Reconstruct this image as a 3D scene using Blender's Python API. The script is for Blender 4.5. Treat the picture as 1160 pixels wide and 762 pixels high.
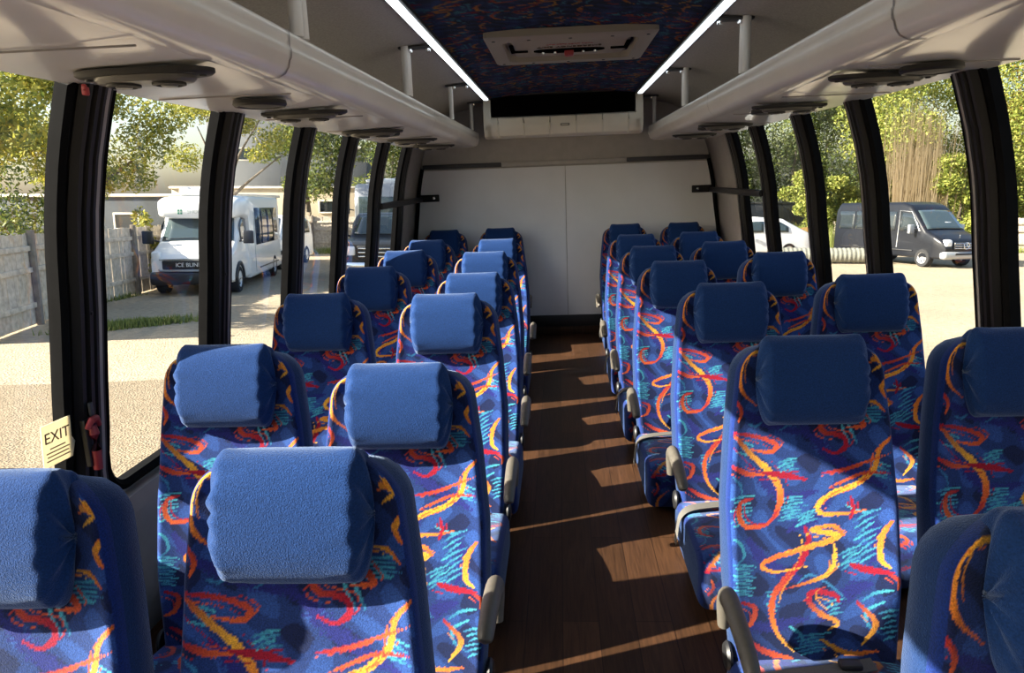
import bpy, bmesh, math, random
import numpy as np
from mathutils import Vector, Matrix

random.seed(7)
rng = np.random.default_rng(11)
for o in list(bpy.data.objects):
    bpy.data.objects.remove(o)
scene = bpy.context.scene
COL = scene.collection
PI = math.pi

# ------------------------------------------------------------------ camera
FPX, W, H_ = 820.0, 1160, 762
def vn(v):
    v = np.array(v, float)
    return v / np.linalg.norm(v)
_Yc = vn((53, 181, FPX))                      # the aisle direction seen from the camera
_Zc = vn(np.cross((1, .038, 0), _Yc)); _Zc = _Zc if _Zc[1] > 0 else -_Zc
_Xc = np.cross(_Yc, _Zc); _Xc = _Xc if _Xc[0] > 0 else -_Xc
RW = np.stack([_Xc, _Yc, _Zc])                # camera axes (right, up, forward) in bus axes
CAM = np.array([0, 0, 1.29])
cd = bpy.data.cameras.new('camera'); cam = bpy.data.objects.new('camera', cd); COL.objects.link(cam)
cd.sensor_width = 36; cd.lens = FPX / W * 36; cd.clip_start = .02; cd.clip_end = 400
r, u, fw = RW[:, 0], RW[:, 1], RW[:, 2]
cam.matrix_world = Matrix(((r[0], u[0], -fw[0], CAM[0]), (r[1], u[1], -fw[1], CAM[1]), (r[2], u[2], -fw[2], CAM[2]), (0, 0, 0, 1)))
scene.camera = cam

# ------------------------------------------------------------------ light
SUN_DIR = Vector((1.0, .26, -.545)).normalized()
sd = bpy.data.lights.new('sun', 'SUN'); sun = bpy.data.objects.new('sun', sd); COL.objects.link(sun)
sd.energy = 26.0; sd.angle = .009; sd.color = (1.0, .915, .79)
sun.rotation_euler = SUN_DIR.to_track_quat('-Z', 'Y').to_euler()
wd = bpy.data.worlds.new('sky'); scene.world = wd; wd.use_nodes = True
nt = wd.node_tree; nt.nodes.clear()
sky = nt.nodes.new('ShaderNodeTexSky'); sky.sky_type = 'NISHITA'; sky.sun_disc = False
sky.sun_elevation = math.radians(27); sky.sun_rotation = math.atan2(-SUN_DIR.x, -SUN_DIR.y)
sky.dust_density = 2.5; sky.air_density = 1.0
bg = nt.nodes.new('ShaderNodeBackground'); bg.inputs['Strength'].default_value = .37
wo = nt.nodes.new('ShaderNodeOutputWorld')
nt.links.new(sky.outputs[0], bg.inputs[0]); nt.links.new(bg.outputs[0], wo.inputs[0])
vs = scene.view_settings
scene.display_settings.display_device = 'sRGB'
vs.view_transform = 'Standard'; vs.look = 'None'; vs.gamma = 1.0; vs.use_curve_mapping = False
vs.exposure = 0.0
scene.cycles.max_bounces = 10; scene.cycles.diffuse_bounces = 5; scene.cycles.transparent_max_bounces = 16
scene.cycles.glossy_bounces = 4; scene.cycles.sample_clamp_indirect = 6.0
scene.cycles.use_denoising = True

# ------------------------------------------------------------------ materials
def s2l(c):
    c = np.asarray(c, float) / 255.0
    return np.where(c <= .04045, c / 12.92, ((c + .055) / 1.055) ** 2.4)
def base_mat(name):
    m = bpy.data.materials.new(name); m.use_nodes = True
    return m, m.node_tree, m.node_tree.nodes['Principled BSDF']
def N(nt, t, **kw):
    n = nt.nodes.new(t)
    for k, v in kw.items():
        setattr(n, k, v)
    return n
def plain(name, col, rough=.5, metal=0, noise=0, nscale=40, bump=0, bscale=200, spec=.5, emit=None, coat=0, sheen=0, sheen_tint=None):
    m, nt, b = base_mat(name)
    b.inputs['Base Color'].default_value = (*col, 1); b.inputs['Roughness'].default_value = rough
    b.inputs['Metallic'].default_value = metal; b.inputs['Specular IOR Level'].default_value = spec
    b.inputs['Coat Weight'].default_value = coat
    if sheen:
        b.inputs['Sheen Weight'].default_value = sheen; b.inputs['Sheen Roughness'].default_value = .4
        if sheen_tint: b.inputs['Sheen Tint'].default_value = (*sheen_tint, 1)
    tc = N(nt, 'ShaderNodeTexCoord')
    if noise:
        t = N(nt, 'ShaderNodeTexNoise'); t.inputs['Scale'].default_value = nscale; t.inputs['Detail'].default_value = 6
        nt.links.new(tc.outputs['Object'], t.inputs['Vector'])
        r = N(nt, 'ShaderNodeMapRange'); r.inputs[1].default_value = .3; r.inputs[2].default_value = .7
        r.inputs[3].default_value = 1 - noise; r.inputs[4].default_value = 1 + noise
        nt.links.new(t.outputs['Fac'], r.inputs[0])
        mx = N(nt, 'ShaderNodeVectorMath', operation='SCALE'); mx.inputs[0].default_value = col
        nt.links.new(r.outputs[0], mx.inputs['Scale']); nt.links.new(mx.outputs[0], b.inputs['Base Color'])
    if bump:
        t2 = N(nt, 'ShaderNodeTexNoise'); t2.inputs['Scale'].default_value = bscale; t2.inputs['Detail'].default_value = 4
        nt.links.new(tc.outputs['Object'], t2.inputs['Vector'])
        bp = N(nt, 'ShaderNodeBump'); bp.inputs['Strength'].default_value = bump; bp.inputs['Distance'].default_value = .003
        nt.links.new(t2.outputs['Fac'], bp.inputs['Height']); nt.links.new(bp.outputs[0], b.inputs['Normal'])
    if emit:
        b.inputs['Emission Color'].default_value = (*emit[0], 1); b.inputs['Emission Strength'].default_value = emit[1]
    return m

def weave_mat(name, gain=1.0, sheen=.28):
    m, nt, b = base_mat(name)
    at = N(nt, 'ShaderNodeAttribute', attribute_name='weave')
    tc = N(nt, 'ShaderNodeTexCoord')
    t = N(nt, 'ShaderNodeTexNoise'); t.inputs['Scale'].default_value = 420; t.inputs['Detail'].default_value = 3
    nt.links.new(tc.outputs['Object'], t.inputs['Vector'])
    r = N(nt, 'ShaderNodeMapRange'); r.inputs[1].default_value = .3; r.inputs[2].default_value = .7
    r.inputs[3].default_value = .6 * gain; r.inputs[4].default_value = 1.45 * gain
    nt.links.new(t.outputs['Fac'], r.inputs[0])
    mx = N(nt, 'ShaderNodeVectorMath', operation='SCALE')
    nt.links.new(at.outputs['Color'], mx.inputs[0]); nt.links.new(r.outputs[0], mx.inputs['Scale'])
    nt.links.new(mx.outputs[0], b.inputs['Base Color'])
    b.inputs['Roughness'].default_value = .95; b.inputs['Specular IOR Level'].default_value = .15
    b.inputs['Sheen Weight'].default_value = sheen; b.inputs['Sheen Roughness'].default_value = .5
    b.inputs['Sheen Tint'].default_value = (.5, .66, 1, 1)
    bp = N(nt, 'ShaderNodeBump'); bp.inputs['Strength'].default_value = .5; bp.inputs['Distance'].default_value = .002
    nt.links.new(t.outputs['Fac'], bp.inputs['Height']); nt.links.new(bp.outputs[0], b.inputs['Normal'])
    return m

M = {}
M['weave'] = weave_mat('woven_seat_fabric')
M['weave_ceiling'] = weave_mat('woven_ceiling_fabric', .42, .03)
M['velour'] = plain('blue_velour', (.008, .031, .118), .95, noise=.28, nscale=330, bump=.6, bscale=420, spec=.12, sheen=.36, sheen_tint=(.55, .7, 1))
M['velour_dark'] = plain('navy_velour', (.008, .026, .092), .95, noise=.25, nscale=330, bump=.5, bscale=420, spec=.12, sheen=.45, sheen_tint=(.55, .7, 1))
M['arm'] = plain('grey_armrest_plastic', (.085, .076, .062), .5, noise=.1, nscale=60, bump=.15, bscale=500)
M['strap'] = plain('grey_webbing', (.10, .094, .085), .8, noise=.15, nscale=300)
M['black_plastic'] = plain('black_plastic', (.012, .012, .013), .45)
M['black_rubber'] = plain('black_rubber', (.003, .003, .0035), .8, noise=.3, nscale=30, spec=.08)
M['black_metal'] = plain('black_anodised', (.010, .009, .0095), .4, spec=.3)
M['steel'] = plain('painted_frame_steel', (.05, .05, .055), .5)
M['chrome'] = plain('chrome', (.75, .75, .77), .12, 1)
M['grey_trim'] = plain('grey_trim_vinyl', (.30, .28, .27), .5, noise=.05, nscale=20)
M['wall'] = plain('grey_wall_vinyl', (.42, .40, .38), .6, noise=.06, nscale=15)
M['rack'] = plain('beige_gelcoat', (.82, .80, .76), .16, noise=.03, nscale=6, spec=.5)
M['carpet'] = plain('grey_headliner', (.40, .37, .34), .95, noise=.12, nscale=120, bump=.3, bscale=300, spec=.1)
M['panel'] = plain('white_rear_panel', (.72, .72, .74), .45, noise=.03, nscale=4)
M['ac'] = plain('cream_plastic', (.84, .80, .69), .4, noise=.03, nscale=10)
M['pole'] = plain('white_pole_enamel', (.72, .71, .69), .25)
M['led'] = plain('led_diffuser', (.9, .95, 1), .4, emit=((.86, .95, 1.0), 3.2))
M['red'] = plain('red_plastic', (.34, .03, .035), .4)
M['placard'] = plain('cream_placard', (.80, .74, .56), .5, noise=.05, nscale=30)
_m = M['placard']; _n = _m.node_tree; _t = N(_n, 'ShaderNodeBsdfTranslucent'); _t.inputs[0].default_value = (.80, .74, .56, 1)
_x = N(_n, 'ShaderNodeMixShader'); _x.inputs[0].default_value = .45
_n.links.new(_n.nodes['Principled BSDF'].outputs[0], _x.inputs[1]); _n.links.new(_t.outputs[0], _x.inputs[2]); _n.links.new(_x.outputs[0], _n.nodes['Material Output'].inputs[0])
M['ink'] = plain('brown_ink', (.10, .055, .03), .7)
M['void'] = plain('black_recess', (.003, .003, .003), .9, spec=0)
M['speaker'] = plain('dark_grille', (.012, .011, .010), .55)
M['plate'] = plain('grey_panel_plate', (.10, .094, .085), .35)
M['hatch'] = plain('tan_hatch_plastic', (.30, .26, .215), .5)

def glass_mat(name, tint, refl):
    m, nt, b = base_mat(name); nt.nodes.remove(b)
    out = nt.nodes['Material Output']
    tr = N(nt, 'ShaderNodeBsdfTransparent'); tr.inputs[0].default_value = (*tint, 1)
    gl = N(nt, 'ShaderNodeBsdfGlossy'); gl.inputs['Roughness'].default_value = .02
    # Schlick reflectance that is the same from either face of the thin pane
    gm = N(nt, 'ShaderNodeNewGeometry'); dt = N(nt, 'ShaderNodeVectorMath', operation='DOT_PRODUCT')
    nt.links.new(gm.outputs['Normal'], dt.inputs[0]); nt.links.new(gm.outputs['Incoming'], dt.inputs[1])
    ab = N(nt, 'ShaderNodeMath', operation='ABSOLUTE'); nt.links.new(dt.outputs['Value'], ab.inputs[0])
    om = N(nt, 'ShaderNodeMath', operation='SUBTRACT'); om.inputs[0].default_value = 1; nt.links.new(ab.outputs[0], om.inputs[1])
    pw = N(nt, 'ShaderNodeMath', operation='POWER'); pw.inputs[1].default_value = 5; nt.links.new(om.outputs[0], pw.inputs[0])
    fr = N(nt, 'ShaderNodeMath', operation='MULTIPLY_ADD'); fr.inputs[1].default_value = .8; fr.inputs[2].default_value = refl
    nt.links.new(pw.outputs[0], fr.inputs[0])
    mx = N(nt, 'ShaderNodeMixShader')
    nt.links.new(fr.outputs[0], mx.inputs[0]); nt.links.new(tr.outputs[0], mx.inputs[1]); nt.links.new(gl.outputs[0], mx.inputs[2])
    nt.links.new(mx.outputs[0], out.inputs[0])
    return m
M['glass'] = glass_mat('window_glass', (.93, .95, .93), .035)

def wood_mat():
    m, nt, b = base_mat('dark_plank_vinyl')
    tc = N(nt, 'ShaderNodeTexCoord'); mp = N(nt, 'ShaderNodeMapping')
    mp.inputs['Rotation'].default_value = (0, 0, PI / 2); mp.inputs['Location'].default_value = (0, .019, 0)
    nt.links.new(tc.outputs['Object'], mp.inputs[0])
    br = N(nt, 'ShaderNodeTexBrick'); br.offset = .37
    br.inputs['Scale'].default_value = 1; br.inputs['Brick Width'].default_value = .85; br.inputs['Row Height'].default_value = .112
    br.inputs['Mortar Size'].default_value = .0016; br.inputs['Mortar Smooth'].default_value = .2
    br.inputs['Color1'].default_value = (.058, .027, .013, 1); br.inputs['Color2'].default_value = (.036, .017, .008, 1)
    br.inputs['Mortar'].default_value = (.012, .006, .003, 1)
    nt.links.new(mp.outputs[0], br.inputs[0])
    mp2 = N(nt, 'ShaderNodeMapping'); mp2.inputs['Scale'].default_value = (38, 2.2, 1)
    nt.links.new(tc.outputs['Object'], mp2.inputs[0])
    no = N(nt, 'ShaderNodeTexNoise'); no.inputs['Scale'].default_value = 2.2; no.inputs['Detail'].default_value = 8; no.inputs['Distortion'].default_value = 1.2
    nt.links.new(mp2.outputs[0], no.inputs['Vector'])
    r = N(nt, 'ShaderNodeMapRange'); r.inputs[1].default_value = .3; r.inputs[2].default_value = .7; r.inputs[3].default_value = .65; r.inputs[4].default_value = 1.35
    nt.links.new(no.outputs['Fac'], r.inputs[0])
    mx = N(nt, 'ShaderNodeVectorMath', operation='SCALE')
    nt.links.new(br.outputs['Color'], mx.inputs[0]); nt.links.new(r.outputs[0], mx.inputs['Scale'])
    nt.links.new(mx.outputs[0], b.inputs['Base Color'])
    b.inputs['Roughness'].default_value = .45; b.inputs['Specular IOR Level'].default_value = .2
    return m
M['wood'] = wood_mat()

def ground_mat(name, c1, c2, c3, scale):
    m, nt, b = base_mat(name)
    tc = N(nt, 'ShaderNodeTexCoord')
    v = N(nt, 'ShaderNodeTexVoronoi'); v.inputs['Scale'].default_value = scale * 22
    n1 = N(nt, 'ShaderNodeTexNoise'); n1.inputs['Scale'].default_value = scale * .25; n1.inputs['Detail'].default_value = 7
    n2 = N(nt, 'ShaderNodeTexNoise'); n2.inputs['Scale'].default_value = scale * 6; n2.inputs['Detail'].default_value = 6
    for t in (v, n1, n2): nt.links.new(tc.outputs['Object'], t.inputs['Vector'])
    cr = N(nt, 'ShaderNodeValToRGB'); cr.color_ramp.elements[0].position = .32; cr.color_ramp.elements[1].position = .68
    cr.color_ramp.elements[0].color = (*c1, 1); cr.color_ramp.elements[1].color = (*c2, 1)
    nt.links.new(n1.outputs['Fac'], cr.inputs[0])
    mx = N(nt, 'ShaderNodeMix', data_type='RGBA'); mx.inputs['B'].default_value = (*c3, 1)
    r = N(nt, 'ShaderNodeMapRange'); r.inputs[1].default_value = .42; r.inputs[2].default_value = .72; r.inputs[3].default_value = 0; r.inputs[4].default_value = .75
    nt.links.new(n2.outputs['Fac'], r.inputs[0]); nt.links.new(r.outputs[0], mx.inputs['Factor']); nt.links.new(cr.outputs[0], mx.inputs['A'])
    nt.links.new(mx.outputs['Result'], b.inputs['Base Color'])
    bp = N(nt, 'ShaderNodeBump'); bp.inputs['Strength'].default_value = .6; bp.inputs['Distance'].default_value = .014
    nt.links.new(v.outputs['Distance'], bp.inputs['Height']); nt.links.new(bp.outputs[0], b.inputs['Normal'])
    b.inputs['Roughness'].default_value = .95; b.inputs['Specular IOR Level'].default_value = .15
    return m
M['gravel'] = ground_mat('pale_gravel', (.32, .26, .18), (.41, .34, .235), (.24, .19, .13), 1.6)
M['pad'] = ground_mat('worn_asphalt', (.22, .175, .12), (.275, .22, .15), (.15, .12, .08), 2.2)
M['soil'] = ground_mat('brown_mulch', (.22, .10, .04), (.30, .15, .06), (.10, .05, .02), 3)

def leaf_mat(name, cols, trans=.35):
    m, nt, b = base_mat(name)
    g = N(nt, 'ShaderNodeNewGeometry'); cr = N(nt, 'ShaderNodeValToRGB')
    els = cr.color_ramp.elements
    while len(els) < len(cols): els.new(.5)
    for i, c in enumerate(cols):
        els[i].position = i / (len(cols) - 1); els[i].color = (*c, 1)
    nt.links.new(g.outputs['Random Per Island'], cr.inputs[0])
    nt.links.new(cr.outputs[0], b.inputs['Base Color']); b.inputs['Roughness'].default_value = .6
    b.inputs['Specular IOR Level'].default_value = .25
    tl = N(nt, 'ShaderNodeBsdfTranslucent'); nt.links.new(cr.outputs[0], tl.inputs[0])
    mx = N(nt, 'ShaderNodeMixShader'); mx.inputs[0].default_value = trans
    nt.links.new(b.outputs[0], mx.inputs[1]); nt.links.new(tl.outputs[0], mx.inputs[2])
    nt.links.new(mx.outputs[0], nt.nodes['Material Output'].inputs[0])
    return m
M['leaf_yellow'] = leaf_mat('yellow_green_leaves', [(.09, .12, .02), (.20, .22, .04), (.30, .30, .055), (.42, .36, .06)])
M['leaf_green'] = leaf_mat('mid_green_leaves', [(.04, .07, .016), (.09, .13, .026), (.16, .19, .04), (.24, .24, .05)])
M['leaf_dark'] = leaf_mat('dark_green_leaves', [(.03, .05, .014), (.07, .10, .025), (.14, .16, .04)])
M['leaf_lime'] = leaf_mat('lime_leaves', [(.10, .14, .025), (.19, .23, .04), (.27, .29, .06), (.38, .36, .09)])
M['leaf_rust'] = leaf_mat('rust_leaves', [(.22, .12, .03), (.40, .22, .05), (.46, .34, .08), (.30, .28, .06)])
M['reed'] = leaf_mat('dry_reeds', [(.30, .23, .13), (.42, .33, .20), (.50, .40, .26)])
M['grass'] = leaf_mat('short_grass', [(.10, .14, .03), (.20, .24, .06), (.30, .30, .09)])
M['bark'] = plain('grey_bark', (.13, .105, .075), .9, noise=.3, nscale=15, bump=.6, bscale=30)
M['fence'] = plain('weathered_boards', (.50, .43, .34), .9, noise=.28, nscale=9, bump=.3, bscale=60)
M['fence_dark'] = plain('weathered_post', (.20, .165, .13), .9, noise=.25, nscale=9)
M['white_paint'] = plain('white_vehicle_paint', (.80, .80, .79), .3, coat=.4)
M['black_paint'] = plain('black_vehicle_paint', (.008, .009, .012), .3, spec=.3, coat=.12)
M['dark_paint'] = plain('charcoal_vehicle_paint', (.02, .021, .022), .3, spec=.35, coat=.15)
M['silver_paint'] = plain('silver_vehicle_paint', (.36, .37, .38), .3, .3, coat=.4)
M['car_glass'] = plain('dark_vehicle_glass', (.02, .026, .03), .06, spec=.8)
M['windscreen'] = plain('vehicle_windscreen', (.045, .065, .07), .06, spec=.8)
M['tyre'] = plain('tyre_rubber', (.015, .015, .016), .85)
M['rim'] = plain('wheel_rim', (.45, .45, .46), .35, .6)
M['lamp'] = plain('clear_headlamp', (.75, .76, .78), .08, spec=.9)
M['letters'] = plain('pale_lettering', (.75, .76, .78), .4)
M['sign_grey'] = plain('grey_lettering', (.42, .46, .45), .6)
M['sign_green'] = plain('green_emblem', (.05, .20, .13), .6)
M['tan_wall'] = plain('tan_building_wall', (.50, .42, .30), .85, noise=.08, nscale=1.5)
M['grey_wall'] = plain('grey_building_wall', (.22, .23, .235), .85, noise=.08, nscale=1.0)
M['slate'] = plain('slate_wall', (.06, .068, .074), .85, noise=.15, nscale=1.5)
M['roof_edge'] = plain('roof_edge', (.62, .58, .50), .8)
M['pipe'] = plain('corrugated_pipe', (.21, .21, .17), .5, 0, noise=.2, nscale=6)

# ------------------------------------------------------------------ mesh helpers
class MB:
    def __init__(s): s.v = []; s.f = []; s.m = []
    def add(s, V, F, mi=0):
        b = len(s.v); s.v.extend([tuple(map(float, p)) for p in V])
        for f in F: s.f.append([i + b for i in f]); s.m.append(mi)
        return s
    def box(s, c, d, r=0.0, mi=0, rot=None, seg=2):
        bm = bmesh.new(); bmesh.ops.create_cube(bm, size=1)
        bmesh.ops.scale(bm, vec=d, verts=bm.verts)
        if r > 0:
            bmesh.ops.bevel(bm, geom=bm.edges[:], offset=min(r, min(d) * .49), segments=seg, affect='EDGES', profile=.5)
        R = rot or Matrix.Identity(3); bm.verts.index_update()
        V = [R @ p.co + Vector(c) for p in bm.verts]; F = [[q.index for q in f.verts] for f in bm.faces]
        bm.free(); return s.add(V, F, mi)
    def grid(s, P, mi=0, close_u=False, close_v=False, flip=False):
        nu, nv = len(P), len(P[0]); V = [p for row in P for p in row]; F = []
        for i in range(nu if close_u else nu - 1):
            for j in range(nv if close_v else nv - 1):
                a, b = i * nv + j, ((i + 1) % nu) * nv + j
                c, d = ((i + 1) % nu) * nv + (j + 1) % nv, i * nv + (j + 1) % nv
                F.append([a, d, c, b] if flip else [a, b, c, d])
        return s.add(V, F, mi)
    def tube(s, path, rad, n=10, mi=0, sx=1.0, sy=1.0, cap=True, up=(0, 0, 1)):
        path = [Vector(p) for p in path]; L = len(path); rings = []
        for i, p in enumerate(path):
            t = (path[min(i + 1, L - 1)] - path[max(i - 1, 0)]).normalized()
            a = Vector(up).cross(t)
            if a.length < 1e-4: a = Vector((1, 0, 0)).cross(t)
            a.normalize(); b = t.cross(a); rr = rad[i] if hasattr(rad, '__len__') else rad
            rings.append([p + a * (math.cos(2 * PI * k / n) * rr * sx) + b * (math.sin(2 * PI * k / n) * rr * sy) for k in range(n)])
        b0 = len(s.v); s.grid(rings, mi, close_v=True)
        if cap:
            s.f.append([b0 + k for k in range(n)]); s.m.append(mi)
            s.f.append([b0 + (L - 1) * n + k for k in reversed(range(n))]); s.m.append(mi)
        return s
    def lathe(s, prof, c, axis='Z', n=28, mi=0, sx=1, sy=1):
        rings = []
        for k in range(n):
            a = 2 * PI * k / n; row = []
            for (rr, h) in prof:
                x, y = rr * math.cos(a) * sx, rr * math.sin(a) * sy
                p = (x, y, h) if axis == 'Z' else ((h, x, y) if axis == 'X' else (x, h, y))
                row.append((p[0] + c[0], p[1] + c[1], p[2] + c[2]))
            rings.append(row)
        return s.grid(rings, mi, close_u=True)
    def prism(s, poly, y0, y1, mi=0, axis='Y', caps=True):
        def mk(p, t):
            return (p[0], t, p[1]) if axis == 'Y' else ((t, p[0], p[1]) if axis == 'X' else (p[0], p[1], t))
        n = len(poly); V = [mk(p, y0) for p in poly] + [mk(p, y1) for p in poly]
        F = [[i, (i + 1) % n, n + (i + 1) % n, n + i] for i in range(n)]
        if caps: F += [list(range(n))[::-1], [n + i for i in range(n)]]
        return s.add(V, F, mi)
    def build(s, name, mats, parent=None, smooth=True, angle=40, fix=True):
        me = bpy.data.meshes.new(name); me.from_pydata(s.v, [], s.f); me.update()
        if not isinstance(mats, (list, tuple)): mats = [mats]
        for m in mats: me.materials.append(m)
        me.polygons.foreach_set('material_index', s.m)
        if fix:
            bm = bmesh.new(); bm.from_mesh(me); bmesh.ops.recalc_face_normals(bm, faces=bm.faces); bm.to_mesh(me); bm.free()
        if smooth:
            me.polygons.foreach_set('use_smooth', [True] * len(me.polygons))
            me.set_sharp_from_angle(angle=math.radians(angle))
        o = bpy.data.objects.new(name, me); COL.objects.link(o)
        if parent: o.parent = parent
        return o

def tag(o, label=None, cat=None, group=None, kind=None):
    if label: o['label'] = label
    if cat: o['category'] = cat
    if group: o['group'] = group
    if kind: o['kind'] = kind
    return o
def empty(name, loc=(0, 0, 0), rz=0, mat=None, **k):
    o = bpy.data.objects.new(name, None); COL.objects.link(o); o.empty_display_size = .1
    if mat is not None: o.matrix_world = mat
    else: o.location = loc; o.rotation_euler = (0, 0, rz)
    return tag(o, **k)
def text(name, body, size, mat, parent, M4, depth=.002, align='CENTER'):
    c = bpy.data.curves.new(name, 'FONT'); c.body = body; c.size = size; c.extrude = depth
    c.align_x = align; c.align_y = 'CENTER'; c.materials.append(mat)
    t = bpy.data.objects.new(name, c); COL.objects.link(t)
    me = bpy.data.meshes.new_from_object(t.evaluated_get(bpy.context.evaluated_depsgraph_get()))
    bpy.data.objects.remove(t); me.name = name
    o = bpy.data.objects.new(name, me); COL.objects.link(o)
    if parent: o.parent = parent
    o.matrix_local = M4
    return o
def struct(o): return tag(o, kind='structure')
def mat4(x, y, z, o):
    return Matrix(((x[0], y[0], z[0], o[0]), (x[1], y[1], z[1], o[1]), (x[2], y[2], z[2], o[2]), (0, 0, 0, 1)))

# ------------------------------------------------------------------ the bus shell
CX, REAR, FRONT = .041, 6.25, -2.4
_hz = [-.06, 0.571, 0.6165, 0.7985, 1.026, 1.117, 1.2444, 1.39, 1.5265, 1.5902, 1.7085, 1.8086, 1.8814]
_hx = [1.3685, 1.3497, 1.3403, 1.3169, 1.2841, 1.2747, 1.256, 1.2232, 1.181, 1.1576, 1.0873, 0.9186, 0.5905]
def HW(z): return float(np.interp(z, _hz, _hx))
def wallp(sd, Y, z, inw=0.0):
    dz = .02; t = Vector((HW(z + dz) - HW(z - dz), 2 * dz)).normalized()   # (dx, dz) along the wall
    nx, nz = -t.y, t.x                                                    # inward normal in (|x|, z)
    return (CX + sd * (HW(z) + nx * inw), Y, z + nz * inw)
SILL, HEAD = .444, 1.570
PW = .112
POSTS = {-1: [-2.093, -1.3377, -0.5824, 0.1729, 0.9373, 1.705, 2.47, 3.2487, 3.9767, 4.732, 5.4782], 1: [-2.275, -1.5197, -0.7644, 0.0, 0.7553, 1.456, 2.245, 3.085, 3.7947, 4.6228, 5.278]}

def zs(a, b, n): return [a + (b - a) * i / n for i in range(n + 1)]
wn = 0
for sd, nm in ((-1, 'left'), (1, 'right')):
    b = MB()
    # lower panel, head panel and window posts of the side wall
    b.grid([[wallp(sd, Y, z) for z in zs(-.06, SILL, 4)] for Y in (FRONT, REAR)])
    b.grid([[wallp(sd, Y, z) for z in zs(HEAD, 1.606, 2)] for Y in (FRONT, REAR)])
    ps = POSTS[sd]
    edges = [FRONT] + [q for p in ps for q in (p, p + PW + .06)] + [REAR]
    last = ps[-1]
    for i, p in enumerate(ps):
        y1 = p + PW + .03 if p != last else REAR
        b.grid([[wallp(sd, Y, z) for z in zs(SILL, HEAD, 14)] for Y in (p + .035, y1)])
    w = b.build('wall_' + nm, M['grey_trim']); struct(w)
    so = w.modifiers.new('thick', 'SOLIDIFY'); so.thickness = .02; so.offset = 0
    # inner sill ledge / seat track
    t = MB()
    t.prism([(CX + sd * HW(.37), .37), (CX + sd * (HW(.37) - .05), .37), (CX + sd * (HW(.43) - .045), .425), (CX + sd * HW(.44), .43)], FRONT + .02, REAR - .02)
    struct(t.build('trim_1' if sd < 0 else 'trim_2', M['grey_trim']))
    # ridged black posts
    for i, p in enumerate(ps):
        t = MB(); n = 18
        prof = [(.0, -.022), (0, .024), (.010, .042), (.022, .044), (.026, .034), (.034, .034), (.038, .047), (.052, .047), (.056, .036), (.064, .036), (.068, .045), (.078, .045)]
        far = [(.094, .043), (.098, .043)]
        t.grid([[wallp(sd, p + q[0], z, q[1]) for q in prof] for z in zs(.42, HEAD + .01, n)])
        t.grid([[wallp(sd, p + q[0], z, q[1]) for q in (prof[-1], far[0])] for z in zs(.42, HEAD + .01, n)], 1)
        t.grid([[wallp(sd, p + q[0], z, q[1]) for q in (far[0], (.102, .043), (PW, .022), (PW, 0))] for z in zs(.42, HEAD + .01, n)])
        # two small screw heads on each post
        for z in (.62, 1.0):
            c = wallp(sd, p + .045, z, .048); t.box(c, (.004, .008, .008), .001)
        struct(t.build('trim_%d' % (3 + i + (0 if sd < 0 else 20)), [M['black_metal'], M['grey_trim']], angle=25))
    # windows
    for i, p in enumerate(ps):
        y0 = p + PW + .018
        y1 = (ps[i + 1] if i + 1 < len(ps) else None)
        if y1 is None: continue
        y1 -= .0
        wn += 1
        rr = .09; path = []
        a0, a1, b0, b1 = y0, y1, SILL - .005, HEAD
        path += [(a0, z) for z in zs(b1, b0 + rr + .05, 14)]
        for (cy_, cz_, s0) in ((a0 + rr, b0 + rr, PI), (a1 - rr, b0 + rr, 1.5 * PI)):
            for k in range(9):
                a = s0 + (PI / 2) * k / 8
                path.append((cy_ + rr * math.cos(a), cz_ + rr * math.sin(a)))
        path += [(a1, z) for z in zs(b0 + rr + .05, b1, 14)]
        cyc, czc = (a0 + a1) / 2, (b0 + b1) / 2
        ring = []
        for (yy, zz) in path:
            row = []
            for (k, h) in ((0, 0), (0, .02), (.5, .026), (1, .016), (1, -.015)):
                d = .028 * k
                ux = 1 if yy < cyc else -1; uz = 1 if zz < czc else -1
                # inset towards the middle of the opening along both axes, softly at the corners
                fy = min(1, abs(cyc - yy) / ((a1 - a0) / 2)) ** 3; fz = min(1, abs(czc - zz) / ((b1 - b0) / 2)) ** 6
                row.append(wallp(sd, yy + ux * d * fy, zz + uz * d * fz, h))
            ring.append(row)
        wb = MB(); wb.grid(ring)
        fr = struct(wb.build('window_%d' % wn, M['black_rubber']))
        pb = MB()
        pb.grid([[wallp(sd, Y, z, -.006) for z in zs(SILL, HEAD, 14)] for Y in zs(y0, y1, 2)])
        pane = pb.build('pane', M['glass'], fr)
        tag(pane, 'clear window glass')

# floor
b = MB(); b.box((CX, (FRONT + REAR) / 2, -.08), (2 * HW(0), REAR - FRONT, .04))
struct(b.build('floor', M['wood'], smooth=False))
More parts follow.
